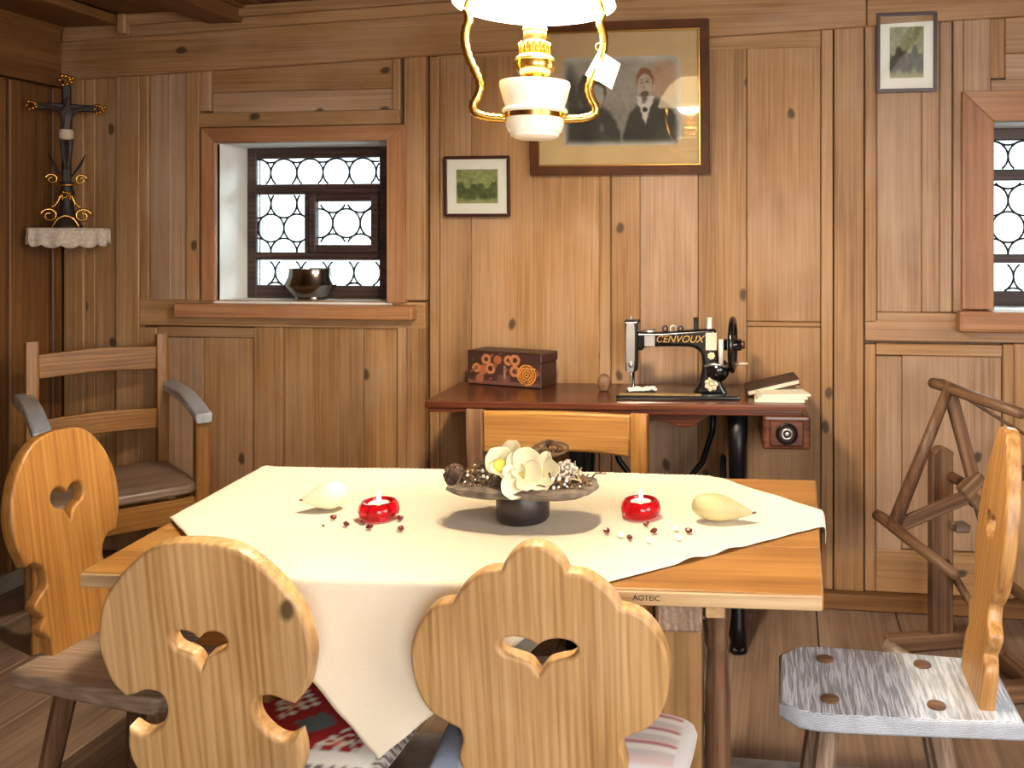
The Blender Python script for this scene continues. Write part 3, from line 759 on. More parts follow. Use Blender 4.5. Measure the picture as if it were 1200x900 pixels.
# ------------------------------------------------------------------ chair behind the table
B = thing('dining_chair', 'honey brown chair with broad plain top rail between table and sewing stand', 'chair', (-0.645, 2.605, 0), 0)
for s in (-1, 1):
    plate('rear_post', [spline([(-0.205, 0.0, 1), (-0.165, 0.45), (-0.185, 0.845), (-0.17, 0.882), (-0.14, 0.878, 1), (-0.125, 0.45), (-0.165, 0.0, 1)], 5)], 0.048, W_HONEY('Z') if s > 0 else W_BROWN('Z'), B, (s * 0.235, 0, 0), plane='YZ', bev=0.005)
    box('front_leg', (s * 0.20, 0.16, 0.215), (0.042, 0.042, 0.43), W_HONEY('Z'), B, 0.004)
plate('top_rail', [spline([(-0.211, 0.762, 1), (-0.10, 0.772), (0.10, 0.772), (0.211, 0.762, 1), (0.211, 0.878, 1), (0, 0.883), (-0.211, 0.878, 1)], 6)], 0.028, W_HONEY('X'), B, (0, -0.158, 0), plane='XZ', bev=0.007)
plate('seat', [spline([(-0.21, -0.12, 1), (0.21, -0.12, 1), (0.225, 0.14), (0.19, 0.19), (-0.19, 0.19), (-0.225, 0.14)], 4)], 0.03, W_HONEY('X'), B, (0, 0, 0.445), bev=0.007)
box('stretcher', (0, 0.16, 0.22), (0.36, 0.022, 0.045), W_HONEY('X'), B, 0.003)

# ------------------------------------------------------------------ sewing stand
SZ, SR = 0.822, math.radians(4.5)
ST = thing('sewing_stand', 'mahogany treadle sewing table on black iron legs against the wall', 'table', (-0.595, 3.118, 0), SR)
IRON = plain('black_iron', (22, 21, 24), 0.35, 0.6)
box('top', (0, 0, SZ - 0.011), (1.27, 0.41, 0.022), W_MAHO('X'), ST, 0.006, seg=2)
box('moulding', (0, -0.002, SZ - 0.030), (1.245, 0.39, 0.016), W_MAHO('X'), ST, 0.004, seg=2)
plate('apron', [spline([(-0.12, 0, 1), (-0.12, -0.03), (-0.06, -0.05), (0.0, -0.07), (0.045, -0.045), (0.10, -0.028), (0.17, -0.028), (0.245, -0.046), (0.30, -0.02), (0.33, 0, 1)], 6)], 0.018, W_MAHO('X'), ST, (0.0, -0.165, SZ - 0.038), plane='XZ', bev=0.003)
for lx in (-0.13, 0.415):
    for s in (-1, 1):
        tube('iron_leg', [(lx, s * 0.13, SZ - 0.04), (lx, s * 0.11, 0.60), (lx, s * 0.075, 0.42), (lx, s * 0.10, 0.25), (lx, s * 0.17, 0.08), (lx, s * 0.185, 0.0)], [0.034, 0.030, 0.024, 0.022, 0.024, 0.03], IRON, ST, 8)
    box('iron_panel', (lx, 0, 0.66), (0.02, 0.22, 0.24), IRON, ST, 0.006)
    tube('iron_brace', [(lx, -0.09, 0.32), (lx, 0, 0.36), (lx, 0.09, 0.32)], 0.009, IRON, ST, 8)
    tube('iron_brace', [(lx, -0.16, 0.10), (lx, 0, 0.13), (lx, 0.16, 0.10)], 0.009, IRON, ST, 8)
for s in (-1, 1):
    tube('cross_brace', [(0.143 + s * 0.19, 0.05, SZ - 0.05), (0.143 + s * 0.185, 0.05, 0.68), (0.143 + s * 0.15, 0.05, 0.57), (0.143 + s * 0.08, 0.05, 0.48), (0.143 - s * 0.05, 0.05, 0.40), (0.143 - s * 0.26, 0.05, 0.16)], 0.011, IRON, ST, 8)
tube('drive_wheel', [(0.365, 0.155 * math.cos(a * math.pi / 14), 0.44 + 0.155 * math.sin(a * math.pi / 14)) for a in range(28)], 0.012, IRON, ST, 8, closed=True)
for a in range(3): tube('wheel_spoke', [(0.365, 0.15 * math.cos(a * math.pi / 3), 0.44 + 0.15 * math.sin(a * math.pi / 3)), (0.365, -0.15 * math.cos(a * math.pi / 3), 0.44 - 0.15 * math.sin(a * math.pi / 3))], 0.007, IRON, ST, 6)
box('treadle_plate', (0.20, -0.02, 0.085), (0.38, 0.24, 0.02), IRON, ST, 0.008)
for lx in (-0.13, 0.415): box('iron_foot', (lx, 0, 0.012), (0.05, 0.42, 0.024), IRON, ST, 0.008)
DR = box('drawer_box', (0.572, -0.02, SZ - 0.092), (0.158, 0.36, 0.112), W_MAHO('X'), ST, 0.012, seg=3)
box('drawer_front', (0.0, -0.184, 0.0), (0.11, 0.012, 0.085), W_MAHO('X'), DR, 0.004)
lathe('rosette', [(0, 0.0), (0.036, 0.0), (0.036, 0.006), (0.030, 0.011), (0.026, 0.006), (0, 0.006)], plain('dark_bronze', (40, 26, 20), 0.35, 0.5), DR, (0.0, -0.189, 0.0), (math.radians(90), 0, 0), 28)
tube('ring_pull', [(0.016 * math.cos(a * 0.5236), -0.199, 0.016 * math.sin(a * 0.5236)) for a in range(12)], 0.0035, plain('silver_metal', (200, 196, 190), 0.3, 0.9), DR, 6, closed=True)
lathe('ring_boss', [(0, 0), (0.007, 0), (0.006, 0.006), (0, 0.008)], MATS['silver_metal'], DR, (0, -0.195, 0), (math.radians(90), 0, 0), 14)

# ------------------------------------------------------------------ sewing machine
BLK = plain('black_enamel', (14, 13, 15), 0.18, 0.0, spec=0.7)
SIL = MATS['silver_metal']; GOLD = plain('gold_leaf', (196, 150, 74), 0.3, 0.85)
PAPER = plain('aged_paper', (206, 190, 168), 0.8, var=0.08)
Y180 = 0.0
SM = thing('sewing_machine', 'old black hand sewing machine with gold lettering on the stand', 'sewing machine', (-0.545, 3.075, SZ), SR)
box('bed', (0.165, 0.0, 0.007), (0.42, 0.165, 0.014), BLK, SM, 0.005, seg=2)
box('bed_plate', (0.105, -0.062, 0.0145), (0.28, 0.038, 0.002), plain('worn_brass', (178, 150, 100), 0.45, 0.6), SM, 0.0005)
plate('arm', [spline([(-0.016, 0.170, 1), (-0.016, 0.215), (0.02, 0.222), (0.10, 0.222), (0.27, 0.234), (0.295, 0.228, 1), (0.305, 0.12), (0.315, 0.05), (0.335, 0.012, 1), (0.215, 0.012, 1), (0.235, 0.05), (0.246, 0.10), (0.243, 0.145), (0.225, 0.165), (0.19, 0.172), (0.06, 0.170), (0.036, 0.158)], 6)], 0.052, BLK, SM, (0, 0.0, 0), plane='XZ', bev=0.012, res=4)
hd = plate('head', [spline([(-0.017, 0.090, 1), (-0.019, 0.25), (-0.012, 0.262), (0.020, 0.262), (0.026, 0.25), (0.026, 0.11), (0.018, 0.085, 1)], 5)], 0.062, BLK, SM, (0, -0.004, 0), plane='XZ', bev=0.010, res=3)
plate('face_plate', [spline([(-0.013, 0.10), (-0.014, 0.245), (0.0, 0.255), (0.014, 0.245), (0.013, 0.10), (0, 0.088)], 4)], 0.004, SIL, hd, (0, -0.034, 0), plane='XZ', bev=0.001)
tube('needle_bar', [(0.0, -0.01, 0.10), (0.0, -0.01, 0.045), (0, -0.01, 0.044), (0, -0.01, 0.012)], [0.0055, 0.0055, 0.002, 0.0012], SIL, SM, 8)
tube('presser_bar', [(0.009, -0.012, 0.10), (0.009, -0.012, 0.025), (0.004, -0.022, 0.018)], [0.004, 0.004, 0.003], BLK, SM, 8)
lathe('tension_knob', [(0, 0), (0.010, 0), (0.010, 0.006), (0.006, 0.012), (0, 0.013)], SIL, SM, (0.002, -0.036, 0.112), (math.radians(90), 0, 0), 16)
tube('needle_bar_top', [(0.0, -0.01, 0.26), (0, -0.01, 0.278)], [0.005, 0.003], SIL, SM, 8)
box('patent_plate', (0.066, -0.0275, 0.192), (0.036, 0.002, 0.036), SIL, SM, 0.0005)
tube('arm_collar', [(0.036, 0, 0.218), (0.085, 0, 0.225)], 0.008, SIL, SM, 10)
text_mesh('gold_lettering', 'CENVOUX', 0.034, GOLD, SM, (0.168, -0.0268, 0.198), (math.radians(90), 0, 0), 0.0006, 0.3)
box('paper_label', (0.278, -0.0275, 0.192), (0.038, 0.0015, 0.060), PAPER, SM, 0.0003)
def ornament(parent, cx, cz, s, yy_):
    b = bmesh.new()
    for a in range(7):
        an = math.pi * 2 * a / 7
        add_lathe(b, [(0, -0.0008), (s * 0.32, -0.0008), (s * 0.32, 0.0008), (0, 0.0014)], 8, Matrix.Translation((cx + s * 0.62 * math.cos(an), yy_, cz + s * 0.62 * math.sin(an))) @ Matrix.Rotation(math.radians(90), 4, 'X'))
    add_lathe(b, [(0, -0.0008), (s * 0.3, -0.0008), (s * 0.3, 0.001), (0, 0.0018)], 10, Matrix.Translation((cx, yy_, cz)) @ Matrix.Rotation(math.radians(90), 4, 'X'))
    from_bm('ornament', b, plain('pale_gilt', (206, 190, 150), 0.4, 0.6), parent)
ornament(SM, 0.278, 0.142, 0.014, -0.0275); ornament(SM, 0.278, 0.045, 0.026, -0.0275)
lathe('motor_boss', [(0, -0.02), (0.036, -0.02), (0.042, -0.005), (0.040, 0.014), (0.028, 0.030), (0.012, 0.038), (0, 0.040)], BLK, SM, (0.300, -0.010, 0.092), (math.radians(90), 0, 0), 24)
tube('winder_post', [(0.312, -0.035, 0.115), (0.312, -0.035, 0.200)], 0.0085, plain('ivory', (224, 220, 210), 0.4), SM, 12)
tube('winder_arm', [(0.255, -0.036, 0.108), (0.29, -0.042, 0.116), (0.335, -0.036, 0.106)], 0.005, SIL, SM, 8)
HWm = thing_part = bpy.data.objects.new('hand_wheel', None); C.objects.link(HWm); HWm.parent = SM; HWm.location = (0.352, 0.0, 0.178); HWm.rotation_euler = (0, 0, math.radians(-6))
tube('wheel_rim', [(0, 0.088 * math.cos(a * math.pi / 16), 0.088 * math.sin(a * math.pi / 16)) for a in range(32)], 0.0105, BLK, HWm, 8, closed=True)
for a in range(4): tube('wheel_spoke', [(0, 0, 0), (0, 0.085 * math.cos(a * math.pi / 2 + 0.4), 0.085 * math.sin(a * math.pi / 2 + 0.4))], 0.006, BLK, HWm, 6)
tube('wheel_hub', [(-0.03, 0, 0), (0.03, 0, 0)], 0.020, BLK, HWm, 14); tube('hub_nut', [(0.028, 0, 0), (0.042, 0, 0)], 0.014, W_MAHO('X'), HWm, 12)
tube('crank_pin', [(0.01, -0.03, -0.062), (0.055, -0.03, -0.060)], 0.004, plain('bone', (210, 190, 160), 0.5), HWm, 8)
for nm, xx, m_ in (('thread_spool', 0.225, plain('black_thread', (28, 22, 20), 0.8)), ('thread_spool', 0.272, plain('white_thread', (226, 222, 212), 0.8))):
    lathe(nm, [(0, 0), (0.010, 0), (0.010, 0.003), (0.0085, 0.005), (0.0085, 0.034), (0.010, 0.036), (0.010, 0.039), (0, 0.039)], m_, SM, (xx, 0.005, 0.232), seg=16)
for xx, rr_ in ((0.118, 0.009), (0.146, 0.011), (0.172, 0.008)):
    tube('thread_guide', [(xx + rr_ * math.cos(a * 0.7854), -0.004, 0.233 + rr_ * math.sin(a * 0.7854)) for a in range(8)], 0.003, BLK if rr_ != 0.011 else SIL, SM, 6, closed=True)
# things on the stand
def crumpled(name, label, cat, pts, wd, loc, rotz, mat):
    b = bmesh.new(); n = 16; g = []
    for j in range(n + 1):
        row = []
        for i in range(n + 1):
            u, v = i / n - 0.5, j / n - 0.5
            row.append(b.verts.new((u * pts, v * wd, 0.002 + 0.016 * abs(noise.noise((u * 5, v * 5, 2.2))) + 0.006 * abs(noise.noise((u * 14, v * 14, 1))))))
        g.append(row)
    for j in range(n):
        for i in range(n): b.faces.new((g[j][i], g[j][i + 1], g[j + 1][i + 1], g[j + 1][i]))
    o = from_bm(name, b, mat, None, loc, (0, 0, rotz), False)
    md = o.modifiers.new('thick', 'SOLIDIFY'); md.thickness = 0.0015
    return tag(o, label, cat)
p = atZ(752, 458, SZ + 0.014)
crumpled('cloth_scrap', 'crumpled white cloth scrap under the sewing machine needle', 'cloth', 0.10, 0.06, (p.x, p.y, SZ + 0.0155), 0.3, plain('white_cotton', (214, 208, 204), 0.85))
bk = thing('book', 'dark covered book lying askew at the right end of the sewing stand', 'book', (-0.055, 3.165, SZ + 0.020), math.radians(8))
for z_ in (0.0, 0.018): box('cover', (0, 0, z_ + 0.002), (0.185, 0.13, 0.004), plain('dark_book_cover', (46, 28, 22), 0.5), bk, 0.001)
box('pages', (0, -0.002, 0.011), (0.178, 0.122, 0.0135), PAPER, bk, 0.001)
bk.rotation_euler = (math.radians(2), math.radians(-13), math.radians(8)); bk.location = (-0.06, 3.165, SZ + 0.0245)
for k in range(3):
    o = box('paper_sheet', (-0.035 + 0.006 * k, 3.06 + 0.004 * k, SZ + 0.0045 + 0.0088 * k), (0.165, 0.12, 0.0085), plain('cream_paper', (226, 218, 196), 0.8), None, 0.001, (0, 0, math.radians(3 + 5 * k)))
    tag(o, ['lowest', 'middle', 'top'][k] + ' pale booklet of the pile right of the sewing machine', 'booklet', 'booklets on the sewing stand')
p = atZ(708, 458, SZ)
lathe('darning_egg', [(0, 0), (0.016, 0.002), (0.024, 0.018), (0.025, 0.034), (0.018, 0.052), (0.008, 0.060), (0, 0.062)], W_BROWN('Z'), None, (p.x, p.y, SZ), seg=20)
tag(bpy.data.objects[-1] if False else [o for o in C.objects if o.name.startswith('darning_egg')][0], 'dark egg-shaped wooden piece standing on the sewing stand', 'wooden egg')
# painted box
def boxart(u, v):
    c = [58, 30, 22]
    def ring(cx, cy, r, w_, col):
        d = math.hypot((u - cx) * 2.5, v - cy)
        if abs(d - r) < w_: c[:] = col
    def disc(cx, cy, r, col):
        if math.hypot((u - cx) * 2.5, v - cy) < r: c[:] = col
    n_ = noise.noise((u * 14, v * 6, 3))
    if v < 0.12 or (0.42 < u < 0.6 and v < 0.3): c[:] = [96 + 40 * n_, 62, 52]
    disc(0.21, 0.45, 0.16, [150, 86, 54]); disc(0.42, 0.78, 0.14, [150, 84, 52]); disc(0.17, 0.18, 0.14, [140, 80, 54])
    for cx, cy, r in ((0.26, 0.78, 0.12), (0.32, 0.5, 0.13), (0.57, 0.78, 0.11), (0.66, 0.80, 0.13), (0.66, 0.45, 0.13), (0.12, 0.5, 0.1)): ring(cx, cy, r, 0.045, [176, 112, 70])
    for k in range(4): ring(0.82, 0.36, 0.06 + 0.08 * k, 0.022, [206, 134, 44])
    if abs(v - 0.56) < 0.02 and 0.72 < u < 0.94: c[:] = [190, 130, 80]
    if abs(u - 0.52) < 0.012 and 0.2 < v < 0.6: c[:] = [150, 110, 96]
    if n_ > 0.38: c[:] = [120, 72, 44]
    return c
BXD = plain('dark_lacquer', (52, 30, 22), 0.4, var=0.2)
bxr = thing('painted_box', 'dark lidded box painted with orange flowers on the left of the sewing stand', 'box', (-1.03, 3.255, SZ), math.radians(-15))
box('body', (0, 0, 0.045), (0.315, 0.115, 0.09), BXD, bxr, 0.003)
ld = box('lid', (0, 0, 0.108), (0.322, 0.122, 0.036), BXD, bxr, 0.004)
painted_grid('painting', 0.312, 0.118, 110, 44, boxart, print_mat(), bxr, (0.000, -0.0622, 0.063))

# ------------------------------------------------------------------ rug
rg = box('rug', (-0.42, 1.32, 0.0015), (2.30, 2.08, 0.003), plain('grey_woven_rug', (150, 146, 140), 0.95, 0, 0.6, 120, 0.2, 14), None, 0.001)
tag(rg, 'flat pale grey rug under the dining table', 'rug')

# ------------------------------------------------------------------ yarn reel
RR = math.radians(17.4)
YR = thing('yarn_reel', 'old wooden yarn reel with crossed arms and long bars by the right window', 'yarn reel', (0.577, 2.95, 0), RR)
HZ = 0.575; RO = W_BROWN
# local +x in the plane of the spokes, local -y towards the viewer
plate('post', [spline([(-0.038, 0.05, 1), (0.038, 0.05, 1), (0.038, 0.60), (0.030, 0.655), (0, 0.675), (-0.030, 0.655), (-0.038, 0.60)], 5)], 0.04, W_BROWN('Z'), YR, (-0.03, 0.16, 0), plane='XZ', bev=0.006)
tube('axle', [(0, 0.18, HZ), (0, -0.10, HZ)], 0.017, RO('Y'), YR, 10)
box('foot', (-0.05, 0.16, 0.027), (0.34, 0.05, 0.054), W_BROWN('X'), YR, 0.006)
box('base_rail', (0.10, 0.0, 0.027), (0.05, 0.36, 0.054), W_BROWN('Y'), YR, 0.006); box('foot', (0.12, -0.20, 0.027), (0.46, 0.05, 0.054), W_BROWN('X'), YR, 0.006)
tube('crank_handle', [(-0.30, 0.0, 0.10), (-0.24, -0.04, 0.075), (-0.16, -0.10, 0.035), (-0.08, -0.17, 0.03)], [0.022, 0.017, 0.014, 0.015], W_WORN('X'), YR, 10)
tube('brace', [(-0.03, 0.13, 0.30), (0.09, -0.02, 0.05)], 0.014, RO('Z'), YR, 8)
angs = [106, 199, 286, 19]; RL = [0.335, 0.300, 0.30, 0.30]
ends = []
for a, L_ in zip(angs, RL):
    d = Vector((math.cos(math.radians(a)), 0, math.sin(math.radians(a)))); ends.append(d * L_ + Vector((0, -0.03, HZ)))
    mid = d * (L_ / 2) + Vector((0, -0.03 + 0.008 * (1 if a in (106, 286) else -1), HZ))
    box('spoke', mid, (L_, 0.020, 0.042), RO('X') if a != 199 else W_BROWN('X'), YR, 0.004, (0, -math.radians(a), 0))
box('hub', (-0.01, -0.035, HZ + 0.005), (0.085, 0.05, 0.085), W_BROWN('X'), YR, 0.006, (0, math.radians(-40), 0))
for i, e_ in enumerate(ends):
    tube('cross_bar', [e_ + Vector((0, 0.12, 0.0)), e_ + Vector((0, 0.06, 0.004)), e_ + Vector((0, -0.12, 0.0)), e_ + Vector((0, -0.40, 0.0))], [0.017, 0.0195, 0.017, 0.015], W_BROWN('Y'), YR, 10)
tube('chord_stick', [ends[0] + Vector((0, -0.004, 0.02)), ends[1] + Vector((0, -0.004, 0.0))], [0.017, 0.023], RO('Z'), YR, 8)
tube('chord_stick', [ends[0] + Vector((0, -0.02, 0.0)), ends[3]], 0.006, RO('X'), YR, 6)
box('bracket', (0.01, 0.10, 0.42), (0.05, 0.05, 0.028), W_WORN('X'), YR, 0.005)

# ------------------------------------------------------------------ hanging oil lamp
LX, LY = -0.536, 1.85; LS = 1.906 / 1050.0
def lz(py): return CAM_Z + (PY0 - py) * LS
OPAL = emit('lit_opal_glass', (255, 226, 176), 0.10, (246, 240, 226))
SHADE = emit('lit_opal_shade', (255, 226, 170), 4.0, (250, 246, 236))
BRASS = plain('polished_brass', (222, 176, 88), 0.22, 1.0, 0.15, 40)
LM = thing('hanging_lamp', 'lit opal glass oil lamp hanging over the table on brass arms', 'lamp', (LX, LY, 0))
def prof(lst): return [(h * LS, lz(y)) for h, y in lst]
lathe('shade', prof([(94, 3), (95, 6), (92, 8), (80, -22), (58, -54), (32, -74), (22, -82), (22, -86), (34, -77), (62, -56), (84, -24), (93, -1), (94, 3)]), SHADE, LM, seg=64)
lathe('reservoir', prof([(0, 96), (30, 95), (41, 97), (41.5, 101), (37, 118), (34, 126), (37, 128), (38.5, 131), (34, 134), (0, 134)]), OPAL, LM, seg=48)
lathe('band', prof([(33, 132), (35, 132), (35, 139), (33, 139)]), BRASS, LM, seg=48)
lathe('lower_bowl', prof([(0, 138), (33, 138), (34, 146), (31, 155), (28.5, 157), (28, 160), (22, 163), (0, 163)]), OPAL, LM, seg=48)
lathe('burner', prof([(0, 97), (19, 97), (19, 92), (16, 89), (21, 84), (23, 76), (22, 71), (17, 68), (16, 60), (0, 60)]), BRASS, LM, seg=32)
lathe('burner_dish', prof([(16, 70), (22.5, 72), (23, 69), (18, 65), (16, 66)]), plain('pale_brass', (236, 214, 150), 0.3, 0.9), LM, seg=32)
bm = bmesh.new()
for a in range(16):
    an = a * math.pi / 8; cx, cy = 17.5 * LS * math.cos(an), 17.5 * LS * math.sin(an)
    add_tube(bm, [(cx * 0.94, cy * 0.94, lz(66)), (cx, cy, lz(60)), (cx * 1.03, cy * 1.03, lz(53)), (cx * 1.0, cy * 1.0, lz(51))], [0.004, 0.003, 0.0035, 0.002], 6)
from_bm('gallery', bm, BRASS, LM, smooth=True)
lathe('burner_sleeve', prof([(13, 66), (12.5, 52), (13.5, 50), (12.5, 48), (13.5, 44), (13.5, 38), (12, 36), (0, 36)]), plain('copper_tone', (176, 112, 60), 0.35, 0.9), LM, seg=28)
lathe('burner_cap', prof([(14, 37), (14.5, 34), (13, 30), (12.5, 24), (10, 21), (0, 20)]), MATS['pale_brass'], LM, seg=28)
AL = [(94 * 0.86, 8), (-0, 0)]
armp = [(80, 12), (76, 24), (80, 38), (80.5, 52), (76, 70), (67.5, 88), (63, 102), (66, 114), (71, 124), (69, 133), (58, 137.5), (44, 139), (33, 139.5)]
armr = spline([(x_, y_) for x_, y_ in armp] , 1)
def smooth_path(P, n=4):
    out = []
    for i in range(len(P) - 1):
        p0 = Vector(P[max(i - 1, 0)]); p1 = Vector(P[i]); p2 = Vector(P[i + 1]); p3 = Vector(P[min(i + 2, len(P) - 1)])
        for k in range(n):
            t = k / n; out.append(0.5 * ((2 * p1) + (-p0 + p2) * t + (2 * p0 - 5 * p1 + 4 * p2 - p3) * t * t + (-p0 + 3 * p1 - 3 * p2 + p3) * t ** 3))
    out.append(Vector(P[-1])); return out
for s in (-1, 1):
    ca, sa = math.cos(YAW + 0.12) * s, math.sin(YAW + 0.12) * s
    P = smooth_path([(h * LS * ca, h * LS * sa, lz(y)) for h, y in armp])
    ar = tube('arm', P, [0.0085 + 0.0018 * (k % 2) for k in range(len(P))], BRASS, LM, 8)
    tube('arm_strut', [(80 * LS * ca, 80 * LS * sa, lz(12)), (70 * LS * ca, 70 * LS * sa, lz(-34)), (24 * LS * ca, 24 * LS * sa, lz(-84))], 0.005, BRASS, LM, 8)
# hanger up to the ceiling
lathe('hanger_cap', [(0, lz(-78)), (0.045, lz(-78)), (0.05, lz(-88)), (0.02, lz(-98)), (0.01, lz(-110)), (0, lz(-110))], BRASS, LM, seg=24)
tube('hanger_rod', [(0, 0, lz(-105)), (0, 0, zc(LX) + 0.004)], 0.006, BRASS, LM, 8)
lathe('ceiling_rose', [(0, zc(LX) - 0.03), (0.03, zc(LX) - 0.025), (0.05, zc(LX) + 0.003), (0, zc(LX) + 0.003)], BRASS, LM, seg=24)
# price tag tied to the right arm
def campt(px, py, dy=0.0): return atY(px, py, LY + dy)
tg = thing('paper_tag', 'folded white paper tag hanging from the lamp arm', 'tag', campt(702, 60, 0.035))
o_ = Vector(tg.location)
def sheet(name, quad, mat, parent):
    b = bmesh.new(); v = [b.verts.new(q - o_) for q in quad]; b.faces.new(v)
    o = from_bm(name, b, mat, parent); md = o.modifiers.new('thick', 'SOLIDIFY'); md.thickness = 0.0008
    return o
TAGM = plain('tag_card', (236, 230, 214), 0.7)
sheet('leaf', [campt(703, 59, 0.03), campt(727, 75, 0.03), campt(717, 105, 0.04), campt(701, 95, 0.01)], TAGM, tg)
sheet('leaf', [campt(702, 59, 0.031), campt(700.5, 95, 0.011), campt(686, 88, 0.05)], TAGM, tg)
tube('tag_ring', [campt(702 + 4 * math.cos(a * 0.7854), 55 + 4.5 * math.sin(a * 0.7854), 0.03) - o_ for a in range(8)], 0.0012, BRASS, tg, 6, closed=True)
# the light of the lamp itself
ll = bpy.data.lights.new('lamp_light', 'POINT'); ll.energy = 78; ll.shadow_soft_size = 0.08; ll.color = (1.0, 0.87, 0.67)
lo = bpy.data.objects.new('lamp_light', ll); C.objects.link(lo); lo.location = (LX, LY, lz(-16)); lo.parent = None

# ------------------------------------------------------------------ pictures
FRAME_D = plain('dark_walnut_frame', (62, 30, 20), 0.35, var=0.15)
MATW = plain('white_mount', (240, 238, 232), 0.8)
def frame(name, label, x0, y0, x1, y1, fw, mat, tilt, inner, matt, glass=True, dep=0.02, gold=False):
    a = atY(x0, y0, 3.372); b_ = atY(x1, y1, 3.372)
    wd, ht = b_.x - a.x, atY((x0 + x1) / 2, y0, 3.372).z - atY((x0 + x1) / 2, y1, 3.372).z
    cz = (atY((x0 + x1) / 2, y0, 3.372).z + atY((x0 + x1) / 2, y1, 3.372).z) / 2
    off = 0.012 + math.sin(tilt) * ht / 2
    r = thing(name, label, 'picture', ((a.x + b_.x) / 2, 3.384 - off, cz)); r.rotation_euler = (tilt, 0, 0)
    def rail(pts):
        bb_ = bmesh.new(); f0 = [bb_.verts.new((p[0], -dep / 2, p[1])) for p in pts]; f1 = [bb_.verts.new((p[0], dep / 2, p[1])) for p in pts]
        bb_.faces.new(f0); bb_.faces.new(list(reversed(f1)))
        for k in range(4): bb_.faces.new((f0[k - 1], f0[k], f1[k], f1[k - 1]))
        bmesh.ops.recalc_face_normals(bb_, faces=bb_.faces); bmesh.ops.bevel(bb_, geom=list(bb_.edges), offset=0.0035, segments=2, affect='EDGES')
        return from_bm('frame_rail', bb_, mat, r)
    W2_, H2_ = wd / 2, ht / 2; w_, h_ = W2_ - fw, H2_ - fw
    rail([(-W2_, H2_), (-w_, h_), (w_, h_), (W2_, H2_)]); rail([(W2_, H2_), (w_, h_), (w_, -h_), (W2_, -H2_)])
    rail([(W2_, -H2_), (w_, -h_), (-w_, -h_), (-W2_, -H2_)]); rail([(-W2_, -H2_), (-w_, -h_), (-w_, h_), (-W2_, H2_)])
    if gold:
        for (xa, za, xb, zb) in ((0, h_, w_, 0), (0, -h_, w_, 0), (w_, 0, 0, h_), (-w_, 0, 0, h_)):
            if xb: box('gilt_slip', (0, -dep * 0.30, za - math.copysign(0.003, za)), (2 * w_, 0.005, 0.006), GOLD, r, 0.001)
            else: box('gilt_slip', (xa - math.copysign(0.003, xa), -dep * 0.30, 0), (0.006, 0.005, 2 * h_ - 0.012), GOLD, r, 0.001)
    box('mount', (0, 0.003, 0), (2 * w_ + 0.004, 0.003, 2 * h_ + 0.004), matt, r, 0)
    if glass: box('glass', (0, -0.002, 0), (2 * w_ + 0.003, 0.002, 2 * h_ + 0.003), PICGLASS, r, 0)
    return r, wd, ht
PICGLASS = window_glass('picture_glass', (250, 250, 248))
def group_photo(seed, base, dark):
    def fn(u, v):
        n_ = noise.noise((u * 7 + seed, v * 7, seed)) * 0.6 + noise.noise((u * 19 + seed, v * 19, 1)) * 0.45 + noise.noise((u * 45, v * 45, 3)) * 0.25
        def sm(x): x = max(0.0, min(1.0, x)); return x * x * (3 - 2 * x)
        t = 0.25 + 0.45 * n_
        for k in range(6):
            hx_, hz = 0.10 + 0.16 * k, 0.58 + 0.10 * math.sin(k * 2.3 + seed)
            body = sm((1 - math.hypot((u - hx_) / 0.12, (v - hz + 0.26) / 0.30)) * 3); t = t * (1 - body) + (0.85 + 0.4 * n_) * body
            hd_ = sm((1 - math.hypot((u - hx_) / 0.045, (v - hz) / 0.06)) * 2); t = t * (1 - hd_) + 0.12 * hd_
        if v < 0.2: t = t * sm(v / 0.2) + 0.1
        t = min(1, max(0, t))
        return [base[i] * (1 - t) + dark[i] * t for i in range(3)]
    return fn
r, wd, ht = frame('framed_photo', 'small framed greenish group photograph left of the lamp', 521, 183, 598, 254, 0.012, FRAME_D, math.radians(1.5), None, MATW)
painted_grid('photo_print', wd * 0.63, ht * 0.56, 60, 48, group_photo(2.0, (172, 176, 120), (72, 84, 44)), print_mat(), r, (0.0, 0.0005, 0.0))
r, wd, ht = frame('framed_photo', 'tall framed greenish group photograph at upper right', 1027, 15, 1098, 108, 0.013, FRAME_D, math.radians(1.5), None, MATW)
painted_grid('photo_print', wd * 0.56, ht * 0.64, 48, 64, group_photo(5.0, (168, 168, 120), (44, 44, 28)), print_mat(), r, (0.0, 0.0005, 0.0))
PASSE = plain('beige_mount', (206, 176, 132), 0.8, var=0.05)
r, wd, ht = frame('framed_portrait', 'large framed grey portrait of a couple behind the lamp', 622, 28, 832, 205, 0.034, plain('brown_stained_frame', (84, 46, 18), 0.55, var=0.2, spec=0.2), math.radians(4.2), None, PASSE, dep=0.026, gold=True)
